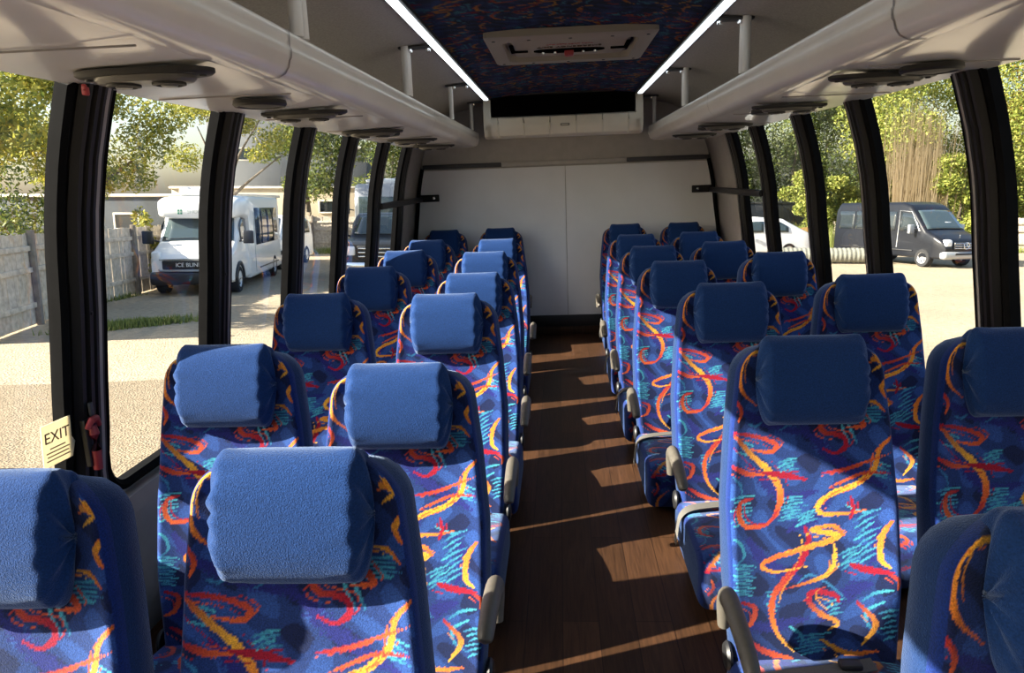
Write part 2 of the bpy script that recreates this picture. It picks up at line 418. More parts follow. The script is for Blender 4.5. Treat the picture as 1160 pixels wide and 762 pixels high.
# rear wall: upper vinyl, two white panels with a seam, black base
b = MB()
_up = [(1.20, 1.56), (1.175, 1.59), (1.14, 1.667), (1.08, 1.74), (1.0, 1.80), (.88, 1.85), (.74, 1.885), (.6, 1.925)]
outl = [(CX - HW(z), z) for z in zs(-.06, 1.5, 18)] + [(CX - p[0], p[1]) for p in _up] + [(CX + p[0], p[1]) for p in reversed(_up)] + [(CX + HW(z), z) for z in zs(1.5, -.06, 18)]
b.prism(outl, REAR, REAR + .03)
struct(b.build('wall_rear', M['wall'], smooth=False))
for k, (xa, xb) in enumerate(((CX - HW(.8) + .05, .052), (.057, CX + HW(.8) - .05))):
    t = MB()
    f = (lambda x, z: max(x, CX - HW(z) + .045)) if k == 0 else (lambda x, z: min(x, CX + HW(z) - .045))
    pl = [(f(xa if k == 0 else xb, z), z) for z in zs(.11, 1.376, 16)]
    other = xb if k == 0 else xa
    pl += [(other, 1.376), (other, .11)]
    t.prism(pl, REAR - .014, REAR - .001)
    struct(t.build('trim_%d' % (45 + k), M['panel'], smooth=False))
t = MB(); t.box((CX, REAR - .014, .06), (2.62, .024, .10), .004); struct(t.build('baseboard_rear', M['black_plastic']))
t = MB(); t.box((CX, REAR - .010, -.025), (2.62, .016, .07), .003); struct(t.build('trim_60', M['wood']))
for k, (xa, xb, mm) in enumerate(((-1.15, -.48, 'speaker'), (-.48, .565, 'wall'), (.565, 1.24, 'speaker'))):
    t = MB(); t.box(((xa + xb) / 2, REAR - .016, 1.406), (xb - xa - .004, .03, .036), .004)
    struct(t.build('trim_%d' % (48 + k), M['steel' if mm == 'speaker' else 'wall']))
for sd, k in ((-1, 52), (1, 53)):    # black edge strips in the rear corners
    t = MB(); t.tube([wallp(sd, REAR - .02, z, .03) for z in zs(.11, 1.40, 14)], .016, 6); struct(t.build('trim_%d' % k, M['black_rubber']))
# front wall with the windscreen, behind the camera
t = MB()
t.box((CX, FRONT - .02, .32), (2.65, .04, .76)); t.box((CX, FRONT - .02, 1.75), (2.4, .04, .24))
for sd in (-1, 1): t.box((CX + sd * 1.27, FRONT - .02, 1.15), (.16, .04, 1.1))
struct(t.build('wall_front', M['wall'], smooth=False))
wn += 1
t = MB(); t.box((CX, FRONT - .02, 1.18), (2.4, .008, .98)); fr = struct(t.build('window_%d' % wn, M['glass'], smooth=False))

# ------------------------------------------------------------------ printed fabric: brush strokes painted on dense grids
RED, ORA, YEL = s2l((138, 10, 34)), s2l((192, 86, 32)), s2l((204, 150, 44))
CYA, TEA, PUR = s2l((62, 150, 166)), s2l((40, 98, 140)), s2l((28, 32, 100))
def crom(pts, n=14):
    P = np.array(pts, float); P = np.vstack([2 * P[0] - P[1], P, 2 * P[-1] - P[-2]]); out = []
    for i in range(1, len(P) - 2):
        for t in np.linspace(0, 1, n, endpoint=False):
            a, b_, c, d = P[i - 1], P[i], P[i + 1], P[i + 2]
            out.append(.5 * ((2 * b_) + (-a + c) * t + (2 * a - 5 * b_ + 4 * c - d) * t * t + (-a + 3 * b_ - 3 * c + d) * t ** 3))
    out.append(P[-2]); return np.array(out)
# strokes in fabric units: x right, y down, 950 units to the metre, (258, 50) = top middle of the back
BIG = [
    ([(150, 62), (115, 72), (98, 110), (103, 155), (140, 192)], 8, (YEL, ORA)),
    ([(78, 250), (120, 300), (165, 345), (188, 392), (176, 440), (152, 466)], 12, (RED, YEL, ORA, RED)),
    ([(82, 250), (140, 262), (180, 280), (165, 297), (120, 290)], 9, (RED, ORA)),
    ([(148, 345), (200, 352), (248, 362)], 12, (RED, RED)), ([(72, 326), (110, 345), (150, 350)], 10, (RED, ORA)),
    ([(122, 404), (95, 414), (90, 446), (110, 469), (155, 463), (182, 430)], 9, (RED, ORA, RED)),
    ([(342, 192), (362, 215), (376, 238), (340, 242)], 10, (RED, ORA)),
    ([(312, 226), (282, 234), (290, 252), (330, 262), (337, 286), (312, 302), (285, 290)], 10, (ORA, RED, RED)),
    ([(442, 255), (410, 290), (398, 335), (360, 372), (310, 392), (272, 420), (280, 440), (330, 440), (378, 432)], 10, (ORA, YEL, YEL, ORA)),
    ([(283, 348), (350, 334), (432, 300)], 7, (RED, ORA)), ([(300, 380), (370, 350), (440, 345)], 6, (ORA, RED)),
    ([(345, 400), (350, 430), (340, 455)], 7, (RED, RED)),
    ([(240, 470), (247, 500), (230, 545), (190, 592), (163, 632), (160, 680), (175, 722), (207, 757)], 12, (RED, RED, ORA, YEL)),
    ([(325, 488), (305, 468), (255, 478), (312, 488), (300, 500), (240, 518), (168, 540), (138, 558), (170, 572), (240, 560)], 10, (ORA, YEL, ORA, YEL)),
    ([(305, 512), (302, 550), (288, 576), (255, 592), (190, 612)], 9, (YEL, YEL, RED)),
    ([(310, 640), (300, 625), (255, 618), (243, 640), (268, 668), (308, 690), (285, 706)], 11, (RED, RED, YEL)),
    ([(432, 455), (408, 492), (404, 540), (424, 562)], 11, (ORA, YEL)), ([(340, 556), (380, 568), (430, 572)], 13, (RED, RED)),
    ([(418, 572), (440, 590), (436, 610)], 8, (RED, ORA)),
    ([(402, 60), (420, 75), (396, 85), (418, 92), (396, 112)], 9, (ORA, YEL)), ([(380, 180), (402, 185), (420, 205)], 6, (YEL, ORA)),
    ([(430, 120), (414, 150), (424, 176)], 7, (YEL, ORA)), ([(85, 170), (100, 200), (92, 226)], 7, (RED, ORA)),
    ([(160, 180), (200, 200), (250, 205)], 5, (RED, RED)),
    ([(90, 640), (120, 655), (110, 690), (85, 700)], 10, (RED, ORA)), ([(350, 640), (390, 690), (360, 740)], 10, (RED, YEL)),
    ([(100, 730), (150, 760), (210, 775)], 11, (RED, ORA)), ([(270, 730), (330, 760), (400, 752)], 10, (YEL, ORA)),
]
COOL = [([(74, 494), (92, 508), (97, 536), (76, 556)], 6, CYA), ([(410, 638), (374, 660), (374, 692), (402, 714)], 7, CYA),
        ([(78, 352), (95, 372), (98, 396)], 5, TEA), ([(325, 226), (338, 262), (350, 282)], 5, CYA), ([(336, 220), (352, 255), (362, 280)], 5, CYA),
        ([(190, 246), (215, 232), (240, 222)], 5, TEA), ([(215, 600), (250, 580), (300, 610), (330, 640)], 5, TEA),
        ([(330, 420), (372, 436), (405, 430)], 5, CYA), ([(430, 610), (390, 620), (360, 640)], 6, CYA), ([(115, 230), (135, 236), (150, 225)], 5, TEA),
        ([(200, 700), (225, 720), (222, 750)], 6, CYA)]
HATCH = [(98, 432, 50, 62, .15, 8), (212, 428, 62, 46, .2, 7), (96, 590, 52, 66, -.12, 9), (378, 492, 56, 96, .6, 8), (262, 212, 84, 36, .08, 6),
         (390, 214, 60, 30, .1, 5), (408, 340, 48, 30, -.3, 4), (205, 330, 50, 24, .3, 4), (338, 540, 46, 34, .5, 5), (246, 450, 50, 20, .4, 4),
         (300, 655, 40, 30, .3, 4), (110, 290, 40, 26, -.4, 4), (160, 640, 30, 40, -.2, 5), (250, 740, 70, 40, .2, 6), (420, 690, 40, 60, .3, 6)]
PURP = [([(110, 500), (160, 560), (250, 600)], 24), ([(300, 400), (260, 450), (200, 480)], 22), ([(380, 600), (330, 620), (260, 690)], 26),
        ([(120, 330), (190, 400), (270, 390)], 22), ([(240, 240), (320, 320), (420, 380)], 24), ([(100, 200), (160, 230), (260, 260)], 20),
        ([(90, 690), (150, 700), (240, 680)], 22), ([(380, 440), (400, 500), (380, 560)], 20), ([(200, 90), (240, 140), (320, 150)], 22)]
def fabric(X, Y, seed=3, rs=1.0):
    """colour of the print at fabric points X, Y (units above)"""
    g = np.random.default_rng(seed); n = len(X)
    C = np.tile(s2l((25, 46, 98)), (n, 1))
    # woven mottling of two blues
    q = np.sin(X * .045 + np.sin(Y * .03) * 2) * np.sin(Y * .038 + np.sin(X * .022) * 2.2)
    C[q > .25] = s2l((14, 24, 62)); C[q < -.45] = s2l((36, 65, 126))
    def paint(path, w, cols, jag=.35, taper=True):
        m = (X > path[:, 0].min() - w) & (X < path[:, 0].max() + w) & (Y > path[:, 1].min() - w) & (Y < path[:, 1].max() + w)
        idx = np.nonzero(m)[0]
        if not len(idx): return
        D = np.full(len(idx), 1e9); K = np.zeros(len(idx), int)
        for k0 in range(0, len(idx), 20000):
            ii = idx[k0:k0 + 20000]
            d = (X[ii, None] - path[None, :, 0]) ** 2 + (Y[ii, None] - path[None, :, 1]) ** 2
            K[k0:k0 + 20000] = d.argmin(1); D[k0:k0 + 20000] = np.sqrt(d.min(1))
        t = K / max(1, len(path) - 1)
        ww = w * (np.sin(PI * np.clip(t * .86 + .10, 0, 1)) ** .7 if taper else 1)
        ww = ww * (1 + jag * (g.random(len(idx)) - .5))
        hit = D < ww; ii = idx[hit]
        cs = np.array(cols); tt = t[hit] * (len(cs) - 1); a = np.clip(tt.astype(int), 0, len(cs) - 2) if len(cs) > 1 else np.zeros(len(tt), int)
        if len(cs) > 1: C[ii] = cs[a] + (cs[a + 1] - cs[a]) * (tt - a)[:, None]
        else: C[ii] = cs[0]
    for p, w in PURP: paint(crom(p), w * .6 * rs, [PUR], .9)
    for (hx, hy, lx, ly, sl, k) in HATCH:
        for i in range(k):
            yy = hy - ly / 2 + ly * i / max(1, k - 1); o = (i % 3) * 5
            paint(crom([(hx - lx * .56 + o, yy + sl * lx / 2), (hx, yy - 2), (hx + lx * .58 - o, yy - sl * lx / 2)], 10), 2.7 * rs, [CYA, TEA] if i % 2 else [TEA, CYA], .4)
    for p, w, c in COOL: paint(crom(p), w * .6 * rs, [c, TEA], .4)
    for p, w, c in BIG: paint(crom(p), w * .64 * rs, c, .3)
    # frayed thin threads beside the big strokes
    for p, w, c in BIG:
        q_ = crom(p); q_ = q_ + np.array([-w * 1.2, w * 1.1]); paint(q_[: len(q_) // 2], 1.6 * rs, [c[-1], c[0]], .6)
    for p, w, c in BIG[:16]:
        q_ = crom(p); q_ = q_ + np.array([w * 1.5, -w * .8]); paint(q_[len(q_) // 4: 3 * len(q_) // 4], 1.8 * rs, [c[0], c[-1]], .8)
    return C
def set_weave(me, C):
    at = me.color_attributes.new('weave', 'FLOAT_COLOR', 'POINT')
    at.data.foreach_set('color', np.hstack([C, np.ones((len(C), 1))]).astype(np.float32).ravel())

def ceiling_build():
    b = MB(); nx, ny = 150, 560
    xs = np.linspace(-.548, .548, nx) ; ys = np.linspace(FRONT, 5.76, ny)
    Z = lambda x: 1.891 + .027 * (1 - (x / .548) ** 2)
    b.grid([[(CX + x, y, Z(x)) for y in ys] for x in xs], 0)
    nb = len(b.v)
    for sd in (-1, 1):
        prof = [(0.546, 1.8905), (0.6006, 1.8887), (0.728, 1.8769), (0.8645, 1.845), (0.9828, 1.795), (1.0647, 1.7358), (1.1239, 1.663), (1.1575, 1.5902)]
        b.grid([[(CX + sd * p[0], y, p[1]) for p in prof] for y in np.linspace(FRONT, REAR, 6)], 1)
    b.grid([[(CX + x, y, 1.922) for x in np.linspace(-.60, .60, 5)] for y in (5.70, REAR + .03)], 1)
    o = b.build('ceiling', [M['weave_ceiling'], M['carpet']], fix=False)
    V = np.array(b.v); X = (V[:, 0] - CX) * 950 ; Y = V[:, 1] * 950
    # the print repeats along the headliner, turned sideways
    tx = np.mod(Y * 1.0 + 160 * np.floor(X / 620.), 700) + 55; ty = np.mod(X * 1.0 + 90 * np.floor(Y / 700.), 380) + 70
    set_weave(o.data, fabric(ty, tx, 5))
    return struct(o)
ceiling_build()

# ------------------------------------------------------------------ coach seats
REC = math.radians(12); ZB, LB = .10, .782
def hwid(s):
    t = s / LB
    base = np.interp(t, [0, .25, .5, .75, .9, 1], [.188, .203, .205, .19, .176, .168])
    d = LB - s; rr = .075
    return base - (rr - math.sqrt(max(0, rr * rr - (rr - d) ** 2)) if d < rr else 0)
def back_point(x, s, off):
    """point of the back at width x, height s along it, off = distance in front of the mid plane"""
    y = s * math.sin(REC) - off * math.cos(REC); z = ZB + s * math.cos(REC) + off * math.sin(REC)
    return (x, y, z)
def front_off(u, s):
    t = s / LB
    o = .045 - .010 * math.sin(PI * t) + .020 * abs(u) ** 4 + .012 * math.exp(-((t - .28) / .2) ** 2)
    e = max(0, (abs(u) - .9) / .1); o -= .030 * (1 - math.sqrt(max(0, 1 - e * e)))
    return o
def back_build():
    b = MB(); nu, ns = 128, 220
    ss = np.linspace(0, LB, ns); P = []; fx = []
    us = np.sin(np.linspace(-1, 1, nu) * PI / 2 * .80) / math.sin(PI / 2 * .80)
    for s in ss:
        d = LB - s; k = math.sqrt(max(0, 1 - ((.035 - d) / .035) ** 2)) if d < .035 else 1
        h = hwid(s); P.append([back_point(h * u, s, front_off(u, s) * k) for u in us]); fx.append([(h * u, s, h) for u in us])
    b.grid(P, 0, flip=True)
    nf = len(b.v)
    # plain velour sides, rear face and top
    Q = []
    for s in ss[::4].tolist() + [LB]:
        d = LB - s; k = math.sqrt(max(0, 1 - ((.035 - d) / .035) ** 2)) if d < .035 else 1
        h = hwid(s); fo = front_off(1, s) * k; ro = -.055 * k * (1 - .25 * s / LB)
        pts = [(h, fo), (h + .006, fo * .4), (h + .004, ro * .6), (h - .012, ro), (0, ro - .006 * k), (-h + .012, ro), (-h - .004, ro * .6), (-h - .006, fo * .4), (-h, fo)]
        Q.append([back_point(p, s, o) for p, o in pts])
    b.grid(Q, 1)
    o = b.build('backrest', [M['weave'], M['velour_dark']], fix=False, angle=60)
    me = o.data
    F = np.array([p for row in fx for p in row]); X = F[:, 0] * 950 + 258; Y = (LB - F[:, 1]) * 950 + 45
    C = np.zeros((len(b.v), 3)); C[:nf] = fabric(X, Y); C[nf:] = s2l((10, 30, 90)); C[:nf][np.abs(F[:, 0]) > F[:, 2] - .007] = s2l((14, 36, 96))
    set_weave(me, C)
    return o
def loft_x(prof, hw, nx, rnd, pucker=0, sq=1.0, xscale=None):
    """closed profile (y, z) lofted across x with rounded, optionally gathered ends"""
    prof = np.array(prof); c = prof.mean(0); rings = []
    for i in range(nx + 1):
        x = -hw + 2 * hw * (.5 - .5 * math.cos(PI * i / nx)); e = max(0, (abs(x) - (hw - rnd)) / rnd)
        k = math.sqrt(max(0, 1 - e ** 2.4)) * .92 + .08 if e > 0 else 1
        ring = []
        for j, p in enumerate(prof):
            a = math.atan2(p[1] - c[1], p[0] - c[0]); g = max(0, (abs(x) - (hw - rnd * 2.2)) / (rnd * 2.2))
            w = 1 - (1 - k) * sq + pucker * g * (math.sin(a * 11 + 1.3 * math.sin(a * 3)) * .6 + math.sin(a * 23 + x * 9) * .4)
            q = c + (p - c) * w
            ring.append((x + (pucker * .5 * g * math.sin(a * 9 + 2) * hw * (1 if x > 0 else -1)), q[0], q[1]))
        rings.append(ring)
    return rings
def superell(cy, cz, ry, rz, n, pw):
    out = []
    for k in range(n):
        a = 2 * PI * k / n; ca, sa = math.cos(a), math.sin(a)
        out.append((cy + ry * math.copysign(abs(ca) ** (2 / pw), ca), cz + rz * math.copysign(abs(sa) ** (2 / pw), sa)))
    return out
def headrest_build():
    # pillow strapped over the top of the back; profile in (forward, up-the-back) then tilted with the back
    prof = superell(.047, LB - .089, .049, .108, 72, 2.7)
    prof = [(a * (1 + .10 * math.cos((z - (LB - .09)) / .1)), z) for a, z in prof]
    rings = loft_x(prof, .128, 64, .030, .060)
    b = MB(); b.grid([[back_point(x, s, o) for (x, o, s) in r_] for r_ in rings], close_v=True)
    n = len(prof)
    for base in (0, 64 * n):
        b.f.append([base + k for k in range(n)]); b.m.append(0)
    return b.build('headrest', M['velour'], angle=70)
def cushion_build():
    prof = []
    def arc(cy, cz, r, a0, a1, n):
        for k in range(n + 1):
            a = math.radians(a0 + (a1 - a0) * k / n); prof.append((cy + r * math.cos(a), cz + r * math.sin(a)))
    prof += [(.01, z) for z in np.linspace(-.03, .10, 5)]
    top = [(y, .115 + .036 * (-(y) / .45) + .012 * math.sin(PI * (-y) / .45)) for y in np.linspace(.0, -.445, 100)]
    i0 = len(prof); prof += top
    arc(-.450, .094, .057, 85, 180, 16)
    prof += [(-.507 + .014 * t, .094 - .122 * t) for t in np.linspace(.05, 1, 28)]
    i1 = len(prof)
    prof += [(-.46, -.035), (-.2, -.035), (0, -.035)]
    hw = .207
    b = MB(); rings = []; nx = 110; c = np.array([-.24, .045]); fx = []
    arcl = np.concatenate([[0], np.cumsum(np.hypot(*np.diff(np.array(prof), axis=0).T))])
    for i in range(nx + 1):
        x = -hw + 2 * hw * i / nx; e = max(0, (abs(x) - (hw - .035)) / .035); ins = .035 * (1 - math.sqrt(max(0, 1 - e * e)))
        ring = []
        for j, p in enumerate(prof):
            d = np.array(p) - c; sc = max(.5, 1 - ins / max(.12, abs(d[1]) + .03))
            q = c + d * np.array([1 - ins / .26, sc]); ring.append((x, q[0], q[1])); fx.append((x, arcl[j], j))
        rings.append(ring)
    b.grid(rings, 0, close_v=True)
    n = len(prof)
    for base in (0, nx * n): b.f.append([base + k for k in range(n)]); b.m.append(1)
    o = b.build('seat_cushion', [M['weave'], M['velour_dark']], angle=60)
    F = np.array(fx); X = F[:, 0] * 950 + 258; Y = 760 - (F[:, 1] - .14) * 950
    C = fabric(X, Y, 9); pl = (np.abs(F[:, 0]) > hw - .012) | (F[:, 2] < i0) | (F[:, 2] >= i1)
    C[pl] = s2l((14, 34, 92)); set_weave(o.data, C)
    return o
def arm_build(s, raised):
    dz, dy = (.055, .03) if raised else (0, 0)
    b = MB(); x = s * .236
    R = math.radians(raised)
    raw = [(0, -.075), (-.004, -.02), (-.022, .012), (-.055, .022), (-.10, .020), (-.17, .012), (-.235, -.004), (-.255, -.014), (-.262, -.022)]
    pts = [(x, -.095 + dy + y * math.cos(R) + z * math.sin(R), .325 + dz + z * math.cos(R) - y * math.sin(R)) for y, z in raw]
    b.tube(crom(pts, 5), np.interp(np.linspace(0, 1, 41), [0, .12, .3, .55, .85, .95, 1], [.016, .021, .024, .023, .019, .016, .006]), 14, sx=1.0, sy=.85, up=(1, 0, 0))
    return b.build('armrest', M['arm'], angle=60)
def belt_build(s):
    b = MB()
    path = [(.12, -.08, .136), (.02, -.12, .148), (-.09, -.145, .152), (-.178, -.165, .148), (-.216, -.18, .124), (-.228, -.19, .07), (-.228, -.16, .02), (-.218, -.10, -.01)]
    P = crom([(-s * -1 * p[0], p[1], p[2]) for p in path], 6) if s > 0 else crom(path, 6)
    P = np.array([(abs(1) * q[0], q[1], q[2]) for q in P])
    w = .022; rows = []
    for i, p in enumerate(P):
        rows.append([(p[0], p[1] - w, p[2] + .004), (p[0], p[1] + w, p[2] + .004), (p[0] , p[1] + w, p[2] + .001), (p[0], p[1] - w, p[2] + .001)])
    b.grid(rows, close_v=True)
    o = b.build('seat_belt', M['strap'])
    k = MB(); e = P[4]; k.box((e[0], e[1], e[2] + .012), (.05, .03, .016), .005); k.build('buckle', M['black_plastic'], o)
    return o
def base_build():
    b = MB()
    b.box((0, -.22, -.042), (.36, .42, .02), .008)                       # seat pan
    for y in (-.34, -.02): b.box((0, y, -.053), (.30, .05, .014), .004)   # feet on the floor track
    b.box((.0, .03, .04), (.37, .03, .18), .006)
    return b.build('seat_frame', M['steel'])
def hinge_build(s):
    b = MB(); b.lathe([(0, 0), (.034, .0), (.036, .006), (.03, .013), (.012, .016), (0, .016)], (0, 0, 0), 'X', 20)
    for i, v in enumerate(b.v): b.v[i] = ((s * (.20 + v[0])), v[1] - .02, v[2] + .115)
    return b.build('recliner_cover', M['black_plastic'])
PROTO = dict(back=back_build(), head=headrest_build(), cush=cushion_build(), base=base_build(),
             armL=arm_build(-1, 0), armR=arm_build(1, 0), armRu=arm_build(1, 14), beltL=belt_build(-1), beltR=belt_build(1), hL=hinge_build(-1), hR=hinge_build(1))
used = set()
def part(key, root):
    p = PROTO[key]
    if key not in used:
        used.add(key); p.parent = root; return p
    c = p.copy(); COL.objects.link(c); c.parent = root
    for ch in p.children:
        d = ch.copy(); COL.objects.link(d); d.parent = c
    return c
HEADY = (LB - .0) * math.sin(REC) - .09            # local y of the pillow front
def seat(x, Yh, ht, parts, label, group, rz=0):
    root = empty('coach_seat', (x, Yh - HEADY, 0), rz, label=label, cat='seat', group=group)
    root.scale = (1, 1, ht / .90)
    for k in ['back', 'head', 'cush', 'base'] + parts: part(k, root)
    return root
LA = [(-.434, 1.02, .89, 'fully sunlit headrest, nearest aisle seat left of the wooden floor'),
      (-.400, 1.64, .868, 'sunlit headrest, second aisle seat back on the left bank'),
      (-.414, 2.51, .90, 'shadow over top of headrest, third aisle seat on the left bank'),
      (-.400, 3.24, .88, 'fourth aisle seat of the left bank, halfway down the bus'),
      (-.424, 4.00, .90, 'fifth aisle seat of the left bank, third from the rear wall'),
      (-.424, 4.85, .90, 'sixth aisle seat of the left bank, second from the rear wall'),
      (-.495, 6.02, .895, 'last aisle seat of the left bank, against the rear wall')]
LWN = [(-.885, .955, .885, 'nearest window seat, below the EXIT placard at the left edge'),
       (-.878, 1.75, .90, 'second window seat of the left bank, beside the red latch post'),
       (-.915, 2.60, .90, 'third window seat of the left bank, headrest in shade'),
       (-.925, 3.43, .90, 'fourth window seat of the left bank'),
       (-.92, 4.22, .90, 'fifth window seat of the left bank, third from the rear wall'),
       (-.92, 4.95, .90, 'sixth window seat of the left bank, second from the rear wall'),
       (-.965, 6.02, .893, 'last window seat of the left bank, in the rear corner')]
RA = [(.632, .80, .885, 'nearest seat of right bank, cut by the lower right frame edge'),
      (.597, 1.707, .90, 'second aisle seat of right bank, diagonal sun across its back'),
      (.607, 2.594, .90, 'third aisle seat of the right bank, armrest over the aisle'),
      (.535, 3.308, .90, 'fourth aisle seat of the right bank'),
      (.512, 4.047, .90, 'fifth aisle seat of right bank, third from the rear wall'),
      (.502, 4.86, .90, 'sixth aisle seat of right bank, second from the rear wall'),
      (.527, 5.95, .90, 'last aisle seat of the right bank, nearest the rear wall')]
RWN = [(1.10, 1.745, .90, 'shaded window seat at right edge, behind the nearest right seat'),
       (1.145, 2.714, .90, 'second window seat on the right, in front of the black van'),
       (1.055, 3.55, .90, 'third window seat from the front on the right bank'),
       (.93, 4.18, .90, 'window seat of right bank, third from the rear wall'),
       (.925, 4.92, .90, 'window seat of right bank, second from the rear wall'),
       (1.005, 6.0, .893, 'last window seat of the right bank, in the rear corner')]
G_ = 'blue patterned coach seats in rows'
for i, (x, y, h, l) in enumerate(LA):
    seat(x, y, h, ['armRu' if i == 1 else 'armR', 'beltR', 'hR'], 'blue patterned seat, ' + l, G_)
for i, (x, y, h, l) in enumerate(LWN):
    seat(x, y, h, ['hL'], 'blue patterned seat, ' + l, G_)
for i, (x, y, h, l) in enumerate(RA):
    seat(x, y, h, ['armL', 'beltL', 'hL'], 'blue patterned seat, ' + l, G_)
for i, (x, y, h, l) in enumerate(RWN):
    seat(x, y, h, ['hR'], 'blue patterned seat, ' + l, G_)

# ------------------------------------------------------------------ luggage racks
def rack(sd):
    nm = 'left' if sd < 0 else 'right'
    root = empty('luggage_rack', (CX + sd * .91, 2.73, 1.545), label='long beige overhead luggage rack above the %s windows' % nm, cat='luggage rack', group='overhead luggage racks')
    off = Vector((CX + sd * .91, 2.73, 1.545))
    y0, y1 = -2.2, 6.10
    def loc(b):
        b.v = [tuple(Vector(p) - off) for p in b.v]; return b
    P = lambda h, z: (CX + sd * h, z)
    b = MB()
    b.prism([P(1.1739, 1.5429), P(0.91, 1.5465), P(0.7644, 1.5538), P(0.728, 1.5647), P(0.728, 1.5738), P(0.7826, 1.5665), P(1.1648, 1.5574)], y0, y1)
    loc(b).build('tray', M['rack'], root)
    # bulging front lip with a groove line
    b = MB()
    lip = [(0.7662, 1.5529), (0.728, 1.5538), (0.708, 1.5629), (0.6971, 1.5766), (0.6934, 1.592), (0.6889, 1.5975), (0.6871, 1.6175), (0.6907, 1.623), (0.6898, 1.6375), (0.6889, 1.6539), (0.6934, 1.663), (0.7053, 1.6685), (0.7189, 1.6685), (0.7253, 1.6612), (0.7253, 1.6084), (0.728, 1.5738)]
    b.prism([P(*p) for p in lip], y0, y1 - .012)
    loc(b).build('lip', M['rack'], root)
    for yy in (1.84, 3.96) if sd < 0 else (1.73, 3.73):      # cover strips over the joints of the lip
        b = MB(); rows = []
        for y in (yy - .004, yy + .004):
            rows.append([(CX + sd * (p[0] - .002), y, p[1] - (.001 if p[1] < 1.572 else -.001)) for p in lip])
        b.grid(rows); loc(b).build('joint_strip', M['grey_trim'], root)
    b = MB()
    b.prism([P(p[0] - .003 if p[0] < .728 else p[0], p[1]) for p in lip], y1 - .012, y1)
    b.prism([P(1.1693, 1.542), P(0.728, 1.552), P(0.728, 1.5902), P(0.819, 1.5766), P(1.1648, 1.572)], y1, y1 + .012)
    loc(b).build('end_cap', M['rack'], root)
    # thin stiffening seams across the underside
    for yy in np.arange(.55, 6.0, .755):
        b = MB(); b.box((CX + sd * .965, yy, 1.542), (.38, .004, .004), .001); loc(b).build('seam', M['grey_trim'], root)
    return root
rack(-1); rack(1)

def reading_panel(x, y, lab, sc=.91, rz=0):
    root = empty('reading_light_panel', (x, y, 1.541), rz, label=lab, cat='reading light', group='reading light panels under the racks')
    b = MB(); n = 40
    out = [(.165 * sc * math.copysign(abs(math.cos(a)) ** .75, math.cos(a)), .062 * sc * math.copysign(abs(math.sin(a)) ** .9, math.sin(a))) for a in np.linspace(0, 2 * PI, n, endpoint=False)]
    rings = [[(p[0] * k, p[1] * k, z) for p in out] for k, z in ((1, 0), (1, -.008), (.95, -.013), (.0, -.014))]
    b.grid(rings, close_v=True); b.build('plate', M['speaker'], root)
    b = MB(); rings = [[(p[0] * .72 * k, p[1] * .86 * k, z) for p in out] for k, z in ((1, -.012), (1, -.020), (.93, -.026), (0, -.027))]
    b.grid(rings, close_v=True); b.build('light_housing', M['plate'], root)
    for k in (-1, 1):
        b = MB(); b.lathe([(.034, -.026), (.034, -.031), (.026, -.033), (.024, -.028), (0, -.028)], (k * .055 * sc, 0, 0), n=22)
        l = b.build('lamp', M['speaker'], root)
        b = MB(); b.lathe([(.019, -.027), (.016, -.034), (0, -.036)], (k * .055 * sc, 0, 0), n=18); b.build('lens', M['plate'], l)
    for k in (-1, 1):
        b = MB(); b.lathe([(.008, -.013), (.007, -.017), (0, -.018)], (k * .138 * sc, 0, 0), n=12); b.build('button', M['black_plastic'], root)
    return root
def speaker(x, y, lab, sc=1.0):
    root = empty('ceiling_speaker', (x, y, 1.541), 0, label=lab, cat='speaker', group='round speakers under the racks')
    b = MB(); b.lathe([(.075, 0), (.077, -.011), (.071, -.018), (.064, -.018), (.060, -.014)], (0, 0, 0), n=36); b.build('rim', M['speaker'], root)
    b = MB(); b.lathe([(.061, -.014), (.046, -.017), (.02, -.020), (0, -.0205)], (0, 0, 0), n=36); b.build('grille', M['speaker'], root)
    return root
for (x, y, l) in ((-0.869, 1.5652, 'large oval reading light panel nearest the camera, under left rack'), (-0.869, 2.548, 'second oval light panel under the left rack, by the round speaker'),
                  (-0.8963, 3.5945, 'third oval light panel under the left rack'), (-0.8645, 4.4135, 'fourth oval light panel under the left rack'), (-0.8827, 5.278, 'last oval light panel under left rack, towards rear wall'),
                  (0.9282, 2.2386, 'oval light panel nearest the camera, under right rack'), (0.9464, 3.1577, 'second oval light panel under the right rack'), (0.9373, 4.277, 'third oval light panel under the right rack'),
                  (0.9373, 5.2325, 'last oval light panel under right rack, towards rear wall')):
    reading_panel(x, y, 'dark ' + l)
for (x, y, l) in ((-0.8754, 2.184, 'round dark speaker between the two nearest light panels, left rack'), (-0.8736, 3.7492, 'round dark speaker beside third light panel, left rack'),
                  (0.9919, 2.093, 'round dark speaker by the nearest light panel, right rack'), (0.9191, 3.3488, 'round dark speaker by the second light panel, right rack'), (0.8918, 4.4408, 'round dark speaker by third light panel, right rack')):
    speaker(x, y, l)

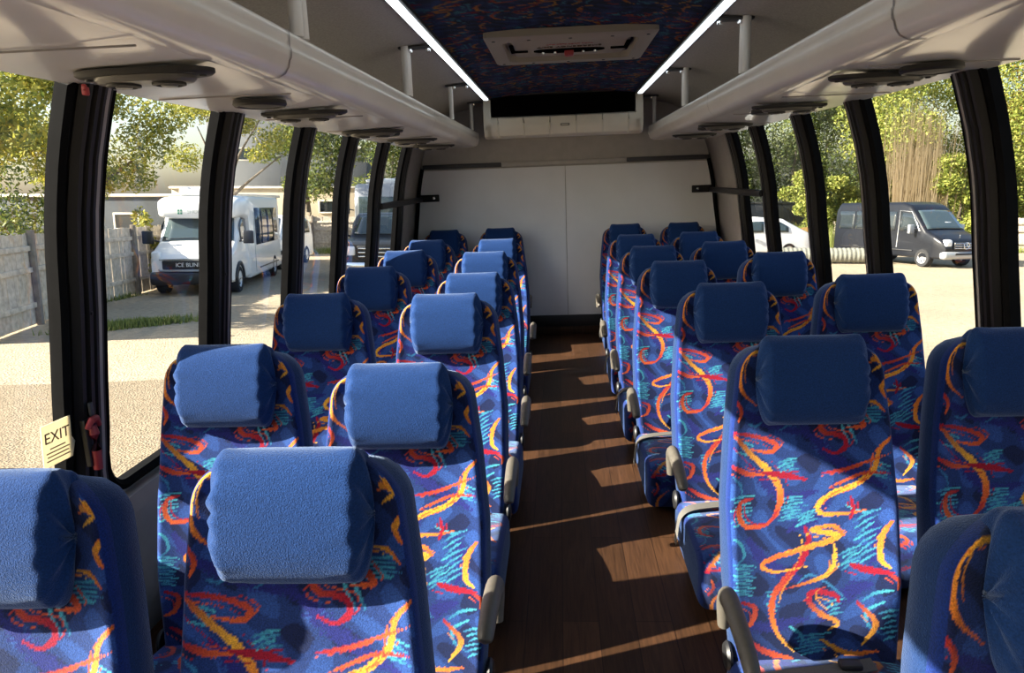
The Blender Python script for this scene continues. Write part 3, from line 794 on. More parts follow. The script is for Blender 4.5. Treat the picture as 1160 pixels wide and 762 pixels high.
# white posts between rack lip and ceiling
def stanchion(sd, y, dbl, lab):
    x = CX + sd * .709; top = 1.878
    root = empty('rack_post', (x, y, 1.669), 0, label=lab, cat='pole', group='white posts above the rack lips')
    b = MB()
    for k in ((-.02, .02) if dbl else (0,)):
        b.tube([(0, k, 0), (0, k, .1), (0, k, top - 1.669)], .0175 if dbl else .0145, 16)
    b.build('pole', M['pole'], root)
    b = MB(); b.box((-sd * .05, 0, top - 1.669 - .006), (.16, .05, .012), .004); br = b.build('ceiling_bracket', M['steel'], root)
    for k in (-.05, .03):
        b = MB(); b.lathe([(.012, 0), (.011, -.012), (0, -.014)], (-sd * .05 + k * sd, 0, top - 1.669 - .012), n=12); b.build('bolt', M['chrome'], br)
    return root
for sd, y, d, l in ((-1, 1.9838, 1, 'double white post nearest the camera, on left rack'), (-1, 3.3852, 1, 'double white post in the middle of the left rack'), (-1, 4.7502, 0, 'slim white post on the left rack, second from rear'),
                    (-1, 5.8422, 0, 'slim white post at the rear end of left rack'), (1, 1.729, 1, 'double white post at top right frame edge, right rack'), (1, 3.1122, 1, 'double white post in the middle of right rack'), (1, 4.5045, 1, 'double white post on right rack, second from rear'),
                    (1, 5.915, 0, 'slim white post at the rear end of right rack')):
    stanchion(sd, y, d, l)
# a thin cable along the right headliner
b = MB(); b.tube([(1.07, -1, 1.714), (1.062, 2, 1.718), (1.066, 4, 1.714), (1.07, 6.0, 1.712)], .006, 8)
tag(b.build('cable', M['plate']), 'thin grey cable running along headliner above right rack', 'cable')

# LED strips in dark channels
for sd, nm in ((-1, 'left'), (1, 'right')):
    root = empty('led_strip', (CX + sd * .569, 1.85, 1.886), 0, label='bright white light strip along the %s edge of the patterned ceiling' % nm, cat='light strip', group='ceiling light strips')
    b = MB(); b.box((0, -.2, -.006), (.057, 8.06, .016), .003); b.build('channel', M['black_plastic'], root)
    for k in range(10):
        b = MB(); b.box((0, -3.82 + .80 * k, -.017), (.033, .79, .012), .004); b.build('diffuser', M['led'], root)

# roof hatch
def hatch():
    root = empty('roof_hatch', (.064, 3.695, 1.905), 0, label='tan emergency exit hatch in the patterned ceiling', cat='hatch')
    root.scale = (.91, .91, .91)
    b = MB()
    def rrect(hx, hy, r, n=6):
        p = []
        for cx_, cy_, a0 in ((hx - r, hy - r, 0), (-hx + r, hy - r, 90), (-hx + r, -hy + r, 180), (hx - r, -hy + r, 270)):
            for k in range(n + 1):
                a = math.radians(a0 + 90 * k / n); p.append((cx_ + r * math.cos(a), cy_ + r * math.sin(a)))
        return p
    rings = [[(p[0], p[1], z) for p in rrect(hx, hy, r)] for hx, hy, r, z in ((.415, .42, .02, .01), (.415, .42, .02, -.022), (.40, .405, .03, -.03), (.335, .31, .05, -.030), (.325, .30, .05, .008))]
    b.grid(rings, close_v=True); b.build('frame', M['hatch'], root)
    b = MB(); rings = [[(p[0] * k, p[1] * k, z) for p in rrect(.325, .30, .05)] for k, z in ((1, .006), (.93, .004), (.90, -.010), (0, -.012))]
    b.grid(rings, close_v=True); b.build('lid', M['hatch'], root)
    # recessed black grip with a red release in the middle
    b = MB(); pts = [(.19 * math.cos(a), .10 + .055 * math.sin(a) - .02) for a in np.linspace(0, 2 * PI, 36, endpoint=False)]
    rings = [[(p[0] * k, .08 + (p[1] - .08) * k, z) for p in pts] for k, z in ((1, -.010), (1, -.017), (.94, -.019), (0, -.0185))]
    b.grid(rings, close_v=True); g = b.build('grip', M['void'], root)
    b = MB(); b.box((0, .085, -.028), (.05, .07, .03), .008); b.build('release_knob', M['red'], root)
    for x in (-.14, -.075, .075, .14):
        b = MB(); b.lathe([(.009, -.018), (.008, -.025), (0, -.026)], (x, .09, 0), n=12); b.build('screw', M['chrome'], g)
    for x, y, sx, sy in ((-.255, .06, .07, .022), (.255, .06, .07, .022), (-.30, -.02, .022, .2), (.30, -.02, .022, .2)):
        b = MB(); b.box((x, y, -.014), (sx, sy, .012), .003); b.build('slot', M['void'], root)
    for x in (-.37, -.2, 0, .2, .37):
        for y in (-.36, .36):
            b = MB(); b.lathe([(.009, -.028), (.008, -.033), (0, -.034)], (x, y, 0), n=10); b.build('rivet', M['steel'], root)
    text('lettering', 'EMERGENCY EXIT', .042, M['ink'], root, mat4((-1, 0, 0), (0, 1, 0), (0, 0, -1), (0, -.03, -.0125)), .0015)
    text('small_lettering', 'TURN KNOB PUSH OUT', .022, M['red'], root, mat4((-1, 0, 0), (0, 1, 0), (0, 0, -1), (0, -.10, -.0125)), .0012)
hatch()

# rear air conditioner
def aircon():
    root = empty('air_conditioner', (CX, 5.96, 1.59), 0, label='cream air conditioner with black intake, high on the rear wall', cat='air conditioner')
    off = Vector((CX, 5.96, 1.59))
    def loc(b): b.v = [tuple(Vector(p) - off) for p in b.v]; return b
    y0 = 5.73
    prof = [(REAR - .002, 1.613), (6.0242, 1.6011), (5.8422, 1.5993), (5.774, 1.613), (5.7439, 1.6539), (5.7375, 1.6994), (5.7421, 1.7404), (5.7603, 1.7513), (5.824, 1.7513), (5.824, 1.663), (REAR - .002, 1.663)]
    b = MB(); b.prism(prof, CX - .582, CX + .582, axis='X'); loc(b).build('housing', M['ac'], root)
    for sd in (-1, 1):
        pr = [(REAR - .002, 1.613), (6.0242, 1.6011), (5.8422, 1.5993), (5.774, 1.613), (5.7439, 1.6539), (5.7375, 1.6994), (5.7467, 1.8086), (5.7603, 1.8814), (REAR - .002, 1.8814)]
        b = MB(); b.prism(pr, CX + sd * .55, CX + sd * .605, axis='X'); loc(b).build('end_cheek', M['ac'], root)
    b = MB(); b.box((CX, 5.815, 1.826), (1.095, .09, .158)); loc(b).build('intake', M['void'], root, smooth=False)
    for x in (-.496, -.30, -.10, .10, .30, .496):
        b = MB(); b.tube([(CX + x, 5.8377, 1.5984), (CX + x, 5.7721, 1.6111), (CX + x, 5.7412, 1.6539), (CX + x, 5.7348, 1.6994), (CX + x, 5.7403, 1.7449)], .005, 6); loc(b).build('rib', M['ac'], root)
    b = MB(); b.box((CX + .015, 5.736, 1.677), (.068, .008, .018), .003); bd = loc(b).build('badge', M['plate'], root)
    b = MB(); b.box((CX + .015, 5.731, 1.677), (.055, .004, .007), .001); loc(b).build('badge_bar', M['ac'], bd)
aircon()

# black bars across the last windows, latched to the rear wall
for sd, nm, ya in ((-1, 'left', 4.79), (1, 'right', 4.69)):
    zb = 1.149
    root = empty('window_bar', wallp(sd, 5.55, zb, .03), 0, label='black horizontal bar across the rearmost %s window, bracketed to rear wall' % nm, cat='bar', group='black window bars')
    off = Vector(root.location)
    b = MB(); p0, p1 = Vector(wallp(sd, ya, zb, .055)), Vector(wallp(sd, REAR - .03, zb, .06))
    b.tube([p0 - off, (p0 + p1) / 2 - off, p1 - off], .022, 8, sx=.6, sy=1); b.build('bar', M['black_metal'], root)
    b = MB(); q = Vector((p1.x - sd * .07, REAR - .024, zb)) - off; b.box(q, (.16, .02, .06), .006); k = b.build('bracket', M['black_metal'], root)
    b = MB(); b.lathe([(.012, 0), (.011, -.008), (0, -.01)], (q.x - sd * .035, q.y - .01, q.z), 'Y', 12); b.build('bolt', M['chrome'], k)

# EXIT placard and the red latch of the escape window
def placard():
    c = Vector(wallp(-1, 1.640, .690, .020))
    x2 = Vector((.10, 1, 0)).normalized(); y2 = Vector((.10, 0, 1)).normalized(); z = x2.cross(y2).normalized(); y2 = z.cross(x2)
    root = empty('exit_placard', mat=mat4(x2, y2, z, c), label='small cream placard reading EXIT at the nearest left post', cat='sign')
    b = MB(); b.prism([(-.047, -.055), (.047, -.055), (.058, -.018), (.047, .0), (.047, .055), (-.047, .055)], -.0015, .0015, axis='Z'); b.build('card', M['placard'], root, smooth=False)
    text('lettering', 'EXIT', .040, M['ink'], root, mat4((1, 0, 0), (0, 1, 0), (0, 0, 1), (0, .018, .002)), .0006)
    for k, w in enumerate((.05, .075, .07, .075)):
        b = MB(); b.box((0, -.010 - .010 * k, .002), (w, .003, .001)); b.build('small_print', M['ink'], root, smooth=False)
placard()
def latch():
    c = wallp(-1, 1.722, .665, .062)
    root = empty('window_latch', c, 0, label='red escape window latch on the nearest left post', cat='latch')
    root.scale = (.75, .75, .75)
    b = MB(); b.tube([(0, 0, -.10), (.004, 0, -.03), (.006, 0, .03), (.002, .0, .06)], [.016, .017, .018, .014], 10); b.build('handle', M['red'], root)
    b = MB(); b.tube([(.004, -.03, .055), (.012, -.012, .082), (.012, .012, .082), (.006, .034, .052)], [.009, .013, .013, .009], 10); b.build('grip', M['red'], root)
    b = MB(); b.box((-.015, 0, .0), (.02, .05, .17), .004); b.build('backplate', M['black_plastic'], root)
    b = MB(); b.box((.0, .012, .115), (.012, .018, .05), .004); b.build('catch', M['steel'], root)
latch()
b = MB(); b.box(wallp(-1, 1.70, 1.540, .045), (.012, .016, .02), .003)
b.box(wallp(-1, 1.693, 1.548, .045), (.010, .010, .014), .003)
tag(b.build('red_tag', M['red']), 'small red tag at the top of nearest left window post', 'tag')

# ================================================================== outside
_up = vn((0, FPX, -148.)); _fw = vn((0, 148., FPX)); _rt = np.array([1., 0, 0])
GX, GY, GZ = Vector(RW @ _rt), Vector(RW @ _fw), Vector(RW @ _up)
HC = 2.0                                          # camera height over the yard
G = mat4(GX, GY, GZ, Vector(CAM) - GZ * HC)
def gmat(x, y, rz=0, z=0): return G @ Matrix.Translation((x, y, z)) @ Matrix.Rotation(math.radians(rz), 4, 'Z')
def gobj(b, name, mats, x=0, y=0, rz=0, **kw):
    o = b.build(name, mats, **kw); o.matrix_world = gmat(x, y, rz); return o

b = MB(); b.grid([[(x, y, 0) for y in np.linspace(-25, 95, 13)] for x in np.linspace(-60, 60, 13)])
struct(gobj(b, 'ground', M['gravel'], smooth=False))
b = MB(); b.prism([(-3.2, -8), (-14, -8), (-14, 7.2), (-8, 7.75), (-5, 8.0), (-2.2, 8.6), (-1.9, 2)], .004, .012, axis='Z')
struct(gobj(b, 'pavement', M['pad'], smooth=False))
# shaded gravel drive by the fence and rough grass strips
def grass_patch(pts, n, lab, h=.10):
    b = MB(); P = np.array(pts, float); k = 0
    while k < n:
        w = rng.dirichlet(np.ones(len(P))); q = w @ P; a = rng.random() * 2 * PI; hh = h * (.5 + rng.random()); l = rng.normal(0, .03, 2)
        dx, dy = math.cos(a) * .012, math.sin(a) * .012
        b.add([(q[0] - dx, q[1] - dy, 0), (q[0] + dx, q[1] + dy, 0), (q[0] + l[0], q[1] + l[1], hh)], [[0, 1, 2]]); k += 1
    return tag(gobj(b, 'grass', M['grass'], fix=False, smooth=False), lab, 'grass', kind='stuff')
grass_patch([(-7.6, 11.0), (-6.6, 11.4), (-5.3, 12.6), (-5.6, 13.1), (-7.0, 12.3)], 2600, 'strip of grass in the gravel near wooden fence')
grass_patch([(-9.5, 12.0), (-8.4, 15.0), (-8.3, 16.6), (-8.9, 16.8), (-9.3, 14.0)], 2200, 'grass growing along the foot of the fence')
grass_patch([(-8.8, 30), (-5.0, 31), (-5.0, 34), (-9.0, 33)], 2500, 'bright grass beyond the white minivan', .2)
grass_patch([(9.0, 33), (17, 33), (17, 37), (9, 36)], 3000, 'green bank of grass behind the black van', .9)
grass_patch([(19.5, 31), (24, 31), (24, 34), (19, 33)], 1500, 'grass at the foot of the right fence', .25)

# weathered board fences
def fence(p0, p1, h, lab, seg=2.4, z=0, mid=True):
    p0, p1 = Vector(p0), Vector(p1); d = p1 - p0; L = d.length; ang = math.degrees(math.atan2(d.y, d.x))
    root = empty('wooden_fence', mat=gmat(p0.x, p0.y, ang), label=lab, cat='fence', group='wooden fences')
    n = max(1, round(L / seg)); s = L / n
    for k in range(n):
        b = MB(); x = k * s + .03
        while x < (k + 1) * s - .03:
            w = .13 + rng.random() * .012; hh = h + rng.normal(0, .012)
            b.box((x + w / 2, 0 + rng.normal(0, .004), hh / 2 + .02), (w, .02, hh), .003); x += w + .006
        b.build('board_panel', M['fence'], root, smooth=False)
        for zz in (.35, h * .62, h - .22):
            r_ = MB(); r_.box(((k + .5) * s, -.035, zz), (s, .04, .085), .004); r_.build('rail', M['fence'], root)
    for k in range(n + 1):
        b = MB(); b.box((k * s, -.06, (h + .08) / 2), (.10, .09, h + .08), .008); b.build('post', M['fence_dark'], root)
    return root
fence((-7.75, 10.45), (-8.5, 14.0), 1.52, 'weathered board fence along the left of the gravel yard')
fence((-8.52, 14.2), (-8.95, 23.5), 1.5, 'board fence section running behind the white shuttle bus')
fence((-11.5, 33.5), (-4.2, 33.0), 1.5, 'grey board fence beyond the white minivan')
fence((20.5, 32.5), (30, 31), 1.45, 'pale board fence at the right edge beyond black van')

# buildings
def building(name, x, y, rz, sx, sy, h, wall, lab, wins, roof='flat'):
    root = empty(name, mat=gmat(x, y, rz), label=lab, cat='building')
    b = MB(); b.box((0, 0, h / 2), (sx, sy, h), .03); b.build('wall', wall, root)
    b = MB(); b.box((0, 0, h + .05), (sx + .2, sy + .2, .12), .03); b.build('roof_edge', M['roof_edge'], root)
    for (wx, wz, ww, wh) in wins:
        f = MB()
        for q in ((wx - ww / 2, wz, .07, wh + .07), (wx + ww / 2, wz, .07, wh + .07), (wx, wz + wh / 2, ww, .07), (wx, wz - wh / 2, ww, .07)):
            f.box((q[0], -sy / 2 - .03, q[1]), (q[2], .08, q[3]), .005)
        fo = f.build('window', M['roof_edge'], root)
        p = MB(); p.box((wx, -sy / 2 - .012, wz), (ww, .03, wh)); p.build('pane', M['car_glass'], fo)
    return root
building('low_building', -11.0, 42, 0, 14, 6, 2.9, M['tan_wall'], 'long low tan building with one dark window behind the vehicles', [(1.4, 1.95, 1.2, .62), (-3, 1.9, 1.2, .6)])
building('tall_building', -18.0, 56, 8, 7, 9, 8.5, M['grey_wall'], 'tall pale grey building behind the left trees', [(-1, 5.5, 1.2, .8)])
building('garden_building', -17.0, 31, -4, 13, 4, 2.35, M['slate'], 'slate grey building with white roof edge behind the fence', [(2, 1.4, 1, .6)])
building('grey_shed', -11.2, 50, 0, 3.6, 4, 5.6, M['slate'], 'slate shed wall rising behind the low tan building', [])

# ---- vehicles
def wheel(root, x, y, r, w=.20, sd=1, nm='wheel'):
    b = MB(); b.lathe([(r * .62, -w / 2), (r * .93, -w / 2), (r, -w / 2 + .03), (r, w / 2 - .03), (r * .93, w / 2), (r * .62, w / 2)], (x, y, r), 'X', 28)
    t = b.build(nm, M['tyre'], root)
    b = MB(); s = sd
    b.lathe([(0, s * w * .36), (r * .18, s * w * .38), (r * .22, s * w * .30), (r * .5, s * w * .30), (r * .60, s * w * .44), (r * .64, s * w * .46), (r * .64, -s * w * .4)], (x, y, r), 'X', 24)
    b.build('rim', M['rim'], t)
    for k in range(5):
        a = 2 * PI * k / 5; h = MB(); h.lathe([(0, .012 * s), (r * .07, .01 * s), (r * .075, 0)], (x + s * w * .34, y + math.cos(a) * r * .36, r + math.sin(a) * r * .36), 'X', 8); h.build('hub_bolt', M['tyre'], t)
class Body:
    """lofted vehicle body: top profile along y, rounded section, sides leaning in towards the roof"""
    def __init__(s, top, hw, zb, taper=.08, belt=.95, nose=.12, rr=.12):
        s.top = top; s.hw = hw; s.zb = zb; s.taper = taper; s.belt = belt; s.nose = nose; s.rr = rr
        s.L = top[-1][0]
    def zt(s, y): return float(np.interp(y, [p[0] for p in s.top], [p[1] for p in s.top]))
    def w(s, y, z):
        e = 1 - s.nose * max(0, 1 - y / .5) ** 2 - .05 * max(0, 1 - (s.L - y) / .3) ** 2
        return s.hw * e * (1 - s.taper * max(0, (z - s.belt)) / 1.0)
    def mesh(s, name, mat, root):
        ys = sorted(set([p[0] for p in s.top] + list(np.linspace(0, s.L, 26)))); rings = []
        for y in ys:
            zt = s.zt(y); rr = min(s.rr, (zt - s.zb) * .4); ring = []
            zz = [s.zb, s.zb + .05, (s.zb + zt) / 2, zt - rr] ; 
            side = [(s.w(y, z) - (.04 if i == 0 else 0), z) for i, z in enumerate(zz)]
            wt = s.w(y, zt)
            for k in range(1, 6):
                a = PI / 2 * k / 5; side.append((wt - rr + rr * math.cos(a), zt - rr + rr * math.sin(a)))
            ring = [(x, y, z) for x, z in side] + [(x * .5, y, zt + .012) for x in (wt - rr,)] + [(0, y, zt + .018)]
            ring += [(-p[0], p[1], p[2]) for p in reversed(ring[:-1])]
            rings.append(ring)
        b = MB(); b.grid(rings, close_v=True); n = len(rings[0])
        b.f.append(list(range(n))); b.m.append(0); b.f.append([(len(rings) - 1) * n + k for k in reversed(range(n))]); b.m.append(0)
        return b.build(name, mat, root, angle=35)
    def side(s, sd, poly_top, poly_bot, y0, y1, off=.008, n=8):
        """curved patch on one side between two height lines"""
        rows = []
        for y in np.linspace(y0, y1, n):
            z0, z1 = np.interp(y, *zip(*poly_bot)), np.interp(y, *zip(*poly_top))
            rows.append([(sd * (s.w(y, z) + off), y, z) for z in np.linspace(z0, z1, 5)])
        return rows
    def slope(s, y0, y1, k0, k1, off=.012, n=9):
        """patch lying on the top profile (windscreen, bonnet)"""
        rows = []
        for y in np.linspace(y0, y1, n):
            z = s.zt(y); f = (y - y0) / (y1 - y0); h = s.w(y, z) * (k0 + (k1 - k0) * f)
            rows.append([(x, y - off, z + .018 * (1 - abs(x) / (h + .01)) + off) for x in np.linspace(-h, h, 9)])
        return rows
def patch(rows, name, mat, root, thick=.012):
    b = MB(); b.grid(rows); o = b.build(name, mat, root, fix=True)
    m = o.modifiers.new('thick', 'SOLIDIFY'); m.thickness = thick; m.offset = 0
    return o
def mirror_arm(root, sd, x, y, z, sz, mat):
    b = MB(); b.box((sd * (x + .12), y, z), (sz[0], sz[1], sz[2]), .03, seg=3); m = b.build('mirror', mat, root)
    b = MB(); b.tube([(sd * (x - .10), y + .08, z - .10), (sd * (x + .08), y + .01, z - .06)], .022, 8); b.build('mirror_arm', mat, m)
    b = MB(); b.box((sd * (x + .12), y + sz[1] / 2 + .003, z), (sz[0] * .82, .008, sz[2] * .85), .002); b.build('mirror_glass', M['chrome'], m)

def shuttle_bus():
    root = empty('shuttle_bus', mat=gmat(-7.20, 16.2, 7.5), label='white shuttle bus with boxy cap parked by the board fence', cat='bus')
    bd = Body([(0, .80), (.12, .92), (.62, 1.12), (.80, 1.20), (1.28, 1.78), (1.5, 1.80), (2.2, 1.80)], .90, .28, .06, .9, .10, .10)
    bd.mesh('cab', M['white_paint'], root)
    # raised cap over the windscreen and passenger box
    b = MB(); rings = []
    for y, hw_, z0, z1 in ((.92, .78, 1.78, 2.00), (.95, .86, 1.72, 2.10), (1.05, .92, 1.70, 2.18), (1.25, .95, 1.70, 2.22), (1.9, .95, 1.6, 2.24)):
        ring = []
        for a in np.linspace(0, 2 * PI, 32, endpoint=False):
            ca, sa = math.cos(a), math.sin(a)
            ring.append((hw_ * math.copysign(abs(ca) ** .35, ca), y, (z0 + z1) / 2 + (z1 - z0) / 2 * math.copysign(abs(sa) ** .4, sa)))
        rings.append(ring)
    b.grid(rings, close_v=True); b.f.append(list(range(32))); b.m.append(0); b.build('roof_cap', M['white_paint'], root)
    bx = Body([(0, 2.22), (.2, 2.24), (4.2, 2.24)], .96, .24, .02, 1.2, .01, .09); bo = bx.mesh('passenger_box', M['white_paint'], root); bo.location = (0, 1.75, 0)
    b = MB(); b.box((0, 1.75, 2.33), (1.0, 1.0, .22), .07, seg=3); b.build('roof_unit', M['white_paint'], root)
    patch(bd.slope(.78, 1.26, .90, .86), 'windscreen', M['windscreen'], root)
    b = MB(); b.tube([(-.62, .80, 1.25), (-.1, .79, 1.26), (.0, .80, 1.25)], .012, 6); b.tube([(0, .80, 1.25), (.55, .79, 1.27)], .012, 6); b.build('wiper', M['black_plastic'], root)
    # grille, bumper, lamps
    b = MB(); b.box((0, -.015, .70), (1.16, .05, .20), .03); g = b.build('grille', M['black_plastic'], root)
    text('lettering', 'ICE BLINN', .125, M['letters'], g, mat4((1, 0, 0), (0, 0, 1), (0, -1, 0), (0, -.045, .70)), .004)
    b = MB(); b.tube([(-.66, 0, .60), (-.63, -.02, .575), (0, -.04, .57), (.63, -.02, .575), (.66, 0, .60)], .022, 8); b.tube([(-.64, 0, .82), (0, -.03, .83), (.64, 0, .82)], .016, 8); b.build('grille_trim', M['silver_paint'], root)
    b = MB(); b.box((0, .05, .40), (1.72, .24, .30), .07, seg=3); b.build('bumper', M['black_plastic'], root)
    for sd in (-1, 1):
        b = MB(); b.box((sd * .72, .09, .88), (.20, .16, .26), .06, seg=3); b.build('headlamp', M['lamp'], root)
        b = MB(); b.lathe([(0, 0), (.05, -.01), (.055, .02)], (sd * .70, -.06, .42), 'Y', 16); b.build('fog_lamp', M['lamp'], root)
        patch(bd.side(sd, [(1.0, 1.52), (1.28, 1.72), (1.85, 1.72)], [(1.0, 1.18), (1.85, 1.12)], 1.02, 1.72), 'door_window', M['car_glass'], root)
        mirror_arm(root, sd, 1.0, .82, 1.28, (.24, .10, .30), M['black_plastic'])
        b = MB(); a_ = [(.40 * math.cos(t), .40 * math.sin(t)) for t in np.linspace(0, PI, 14)]
        rows = [[(sd * (.905 + .03 * q), .72 + r_ * p[0] / .40, .31 + r_ * p[1] / .40) for r_ in (.33, .42)] for p in a_ for q in (1,)]
        b.grid(rows); o = b.build('wheel_arch', M['black_plastic'], root); o.modifiers.new('t', 'SOLIDIFY').thickness = .06
        wheel(root, sd * .80, .72, .31, .22, sd); wheel(root, sd * .84, 4.75, .31, .24, sd)
        # big side window band of the box, its pillars and the lower stripe
        rows = [[(sd * (bx.w(y, z) + .008), y + 1.75, z) for z in np.linspace(1.02, 1.95, 4)] for y in np.linspace(.65, 3.6, 6)]
        patch(rows, 'side_window', M['car_glass'], root)
        for yy in (1.4, 2.2, 2.95):
            b = MB(); b.box((sd * .975, yy + 1.75, 1.48), (.02, .03, .92), .004); b.build('window_divider', M['black_plastic'], root)
        b = MB(); b.box((sd * .965, 4.0, .42), (.02, 2.6, .035), .004); b.build('rub_rail', M['dark_paint'], root)
        b = MB(); b.box((sd * .965, 2.25, 1.1), (.012, .012, 1.5), .002); b.build('door_seam', M['sign_grey'], root)
    # header sign: green emblem of four squares and a line of letters
    b = MB()
    for dx in (-.03, .03):
        for dz in (-.03, .03): b.box((-.40 + dx, .925, 1.86 + dz), (.05, .02, .05), .004)
    b.build('emblem', M['sign_green'], root)
    text('header_lettering', 'SHORE COACH', .12, M['sign_grey'], root, mat4((1, 0, 0), (0, 0, 1), (0, -1, 0), (.18, .915, 1.86)), .004)
shuttle_bus()

def minivan():
    root = empty('minivan', mat=gmat(-8.2, 22.3, 0), label='white minivan parked behind the white shuttle bus', cat='van')
    bd = Body([(0, .62), (.1, .78), (.7, .98), (1.0, 1.05), (1.75, 1.62), (2.2, 1.69), (4.0, 1.66), (4.5, 1.50), (4.75, 1.0)], .86, .24, .16, .95, .2, .12)
    bd.mesh('body', M['white_paint'], root); patch(bd.slope(1.05, 1.72, .84, .78), 'windscreen', M['windscreen'], root)
    for sd in (-1, 1):
        for y0, y1 in ((1.35, 2.25), (2.32, 3.25), (3.32, 4.25)):
            patch(bd.side(sd, [(1.3, 1.22), (1.8, 1.55), (4.0, 1.54), (4.4, 1.4)], [(1.3, 1.04), (4.4, 1.06)], y0, y1), 'side_window', M['car_glass'], root)
        wheel(root, sd * .78, .85, .30, .2, sd); wheel(root, sd * .78, 3.7, .30, .2, sd)
        b = MB(); b.box((sd * .62, .06, .72), (.3, .16, .16), .05); b.build('headlamp', M['lamp'], root)
        mirror_arm(root, sd, .88, 1.25, 1.08, (.16, .08, .13), M['white_paint'])
    b = MB(); b.box((0, -.01, .62), (.8, .05, .14), .02); b.build('grille', M['black_plastic'], root)
    b = MB(); b.box((0, .06, .36), (1.6, .2, .2), .06); b.build('bumper', M['white_paint'], root)
minivan()

def pickup():
    root = empty('pickup_truck', mat=gmat(-3.45, 18.4, 2), label='dark pickup truck facing the bus, seen by the rear left window', cat='truck')
    bd = Body([(0, 1.02), (.15, 1.10), (1.1, 1.18), (1.2, 1.2), (1.8, 1.72), (2.1, 1.80), (3.1, 1.78), (3.5, 1.2), (5.0, 1.18)], .88, .45, .14, 1.1, .06, .1)
    bd.mesh('body', M['dark_paint'], root); patch(bd.slope(1.24, 1.8, .86, .8), 'windscreen', M['windscreen'], root)
    b = MB(); b.box((0, -.03, .84), (.92, .08, .36), .04); g = b.build('grille', M['black_plastic'], root)
    for k in range(3):
        b = MB(); b.box((0, -.075, .74 + .1 * k), (.86, .02, .03), .006); b.build('grille_bar', M['chrome'], g)
    b = MB(); b.box((0, -.06, .50), (1.70, .20, .22), .05); b.build('bumper', M['chrome'], root)
    for sd in (-1, 1):
        b = MB(); b.box((sd * .64, -.01, .88), (.26, .1, .24), .04); b.build('headlamp', M['lamp'], root)
        patch(bd.side(sd, [(1.5, 1.4), (1.9, 1.66), (3.0, 1.66), (3.2, 1.5)], [(1.5, 1.22), (3.2, 1.22)], 1.6, 3.1), 'door_window', M['car_glass'], root)
        wheel(root, sd * .78, .75, .38, .24, sd); wheel(root, sd * .78, 3.9, .38, .24, sd)
        mirror_arm(root, sd, .96, 1.5, 1.28, (.18, .09, .26), M['black_plastic'])
    b = MB(); b.box((0, 4.2, 1.22), (1.5, 1.3, .05), .02); b.build('bed_cover', M['black_plastic'], root)
pickup()

def motorhome():
    root = empty('motorhome', mat=gmat(-4.35, 25.2, 2), label='tall silver motorhome with white roof behind the dark pickup', cat='motorhome')
    bd = Body([(0, 2.1), (.15, 2.55), (.4, 2.75), (6, 2.75)], 1.12, .4, .03, 1.5, .08, .16)
    bd.mesh('body', M['silver_paint'], root)
    b = MB(); b.box((0, -.02, 2.0), (1.8, .08, .62), .08, seg=3); b.build('windscreen', M['windscreen'], root)
    b = MB(); b.box((0, .0, 1.25), (1.5, .1, .36), .04); b.build('grille', M['black_plastic'], root)
    b = MB(); b.box((0, 2.0, 2.86), (1.5, 1.3, .22), .08, seg=3); b.build('roof_unit', M['white_paint'], root)
    for x in (-.55, .55):
        b = MB(); b.box((x, .8, 2.84), (.36, .4, .14), .05, seg=3); b.build('roof_vent', M['white_paint'], root)
    for sd in (-1, 1):
        wheel(root, sd * .98, 1.2, .4, .26, sd); wheel(root, sd * .98, 4.6, .4, .26, sd)
        b = MB(); b.box((sd * .85, -.02, 1.0), (.26, .1, .22), .05); b.build('headlamp', M['lamp'], root)
        mirror_arm(root, sd, 1.2, .1, 1.95, (.2, .1, .45), M['black_plastic'])
        patch([[(sd * (bd.w(y, z) + .01), y, z) for z in (1.5, 2.2)] for y in np.linspace(1.4, 4.6, 4)], 'side_window', M['car_glass'], root)
motorhome()

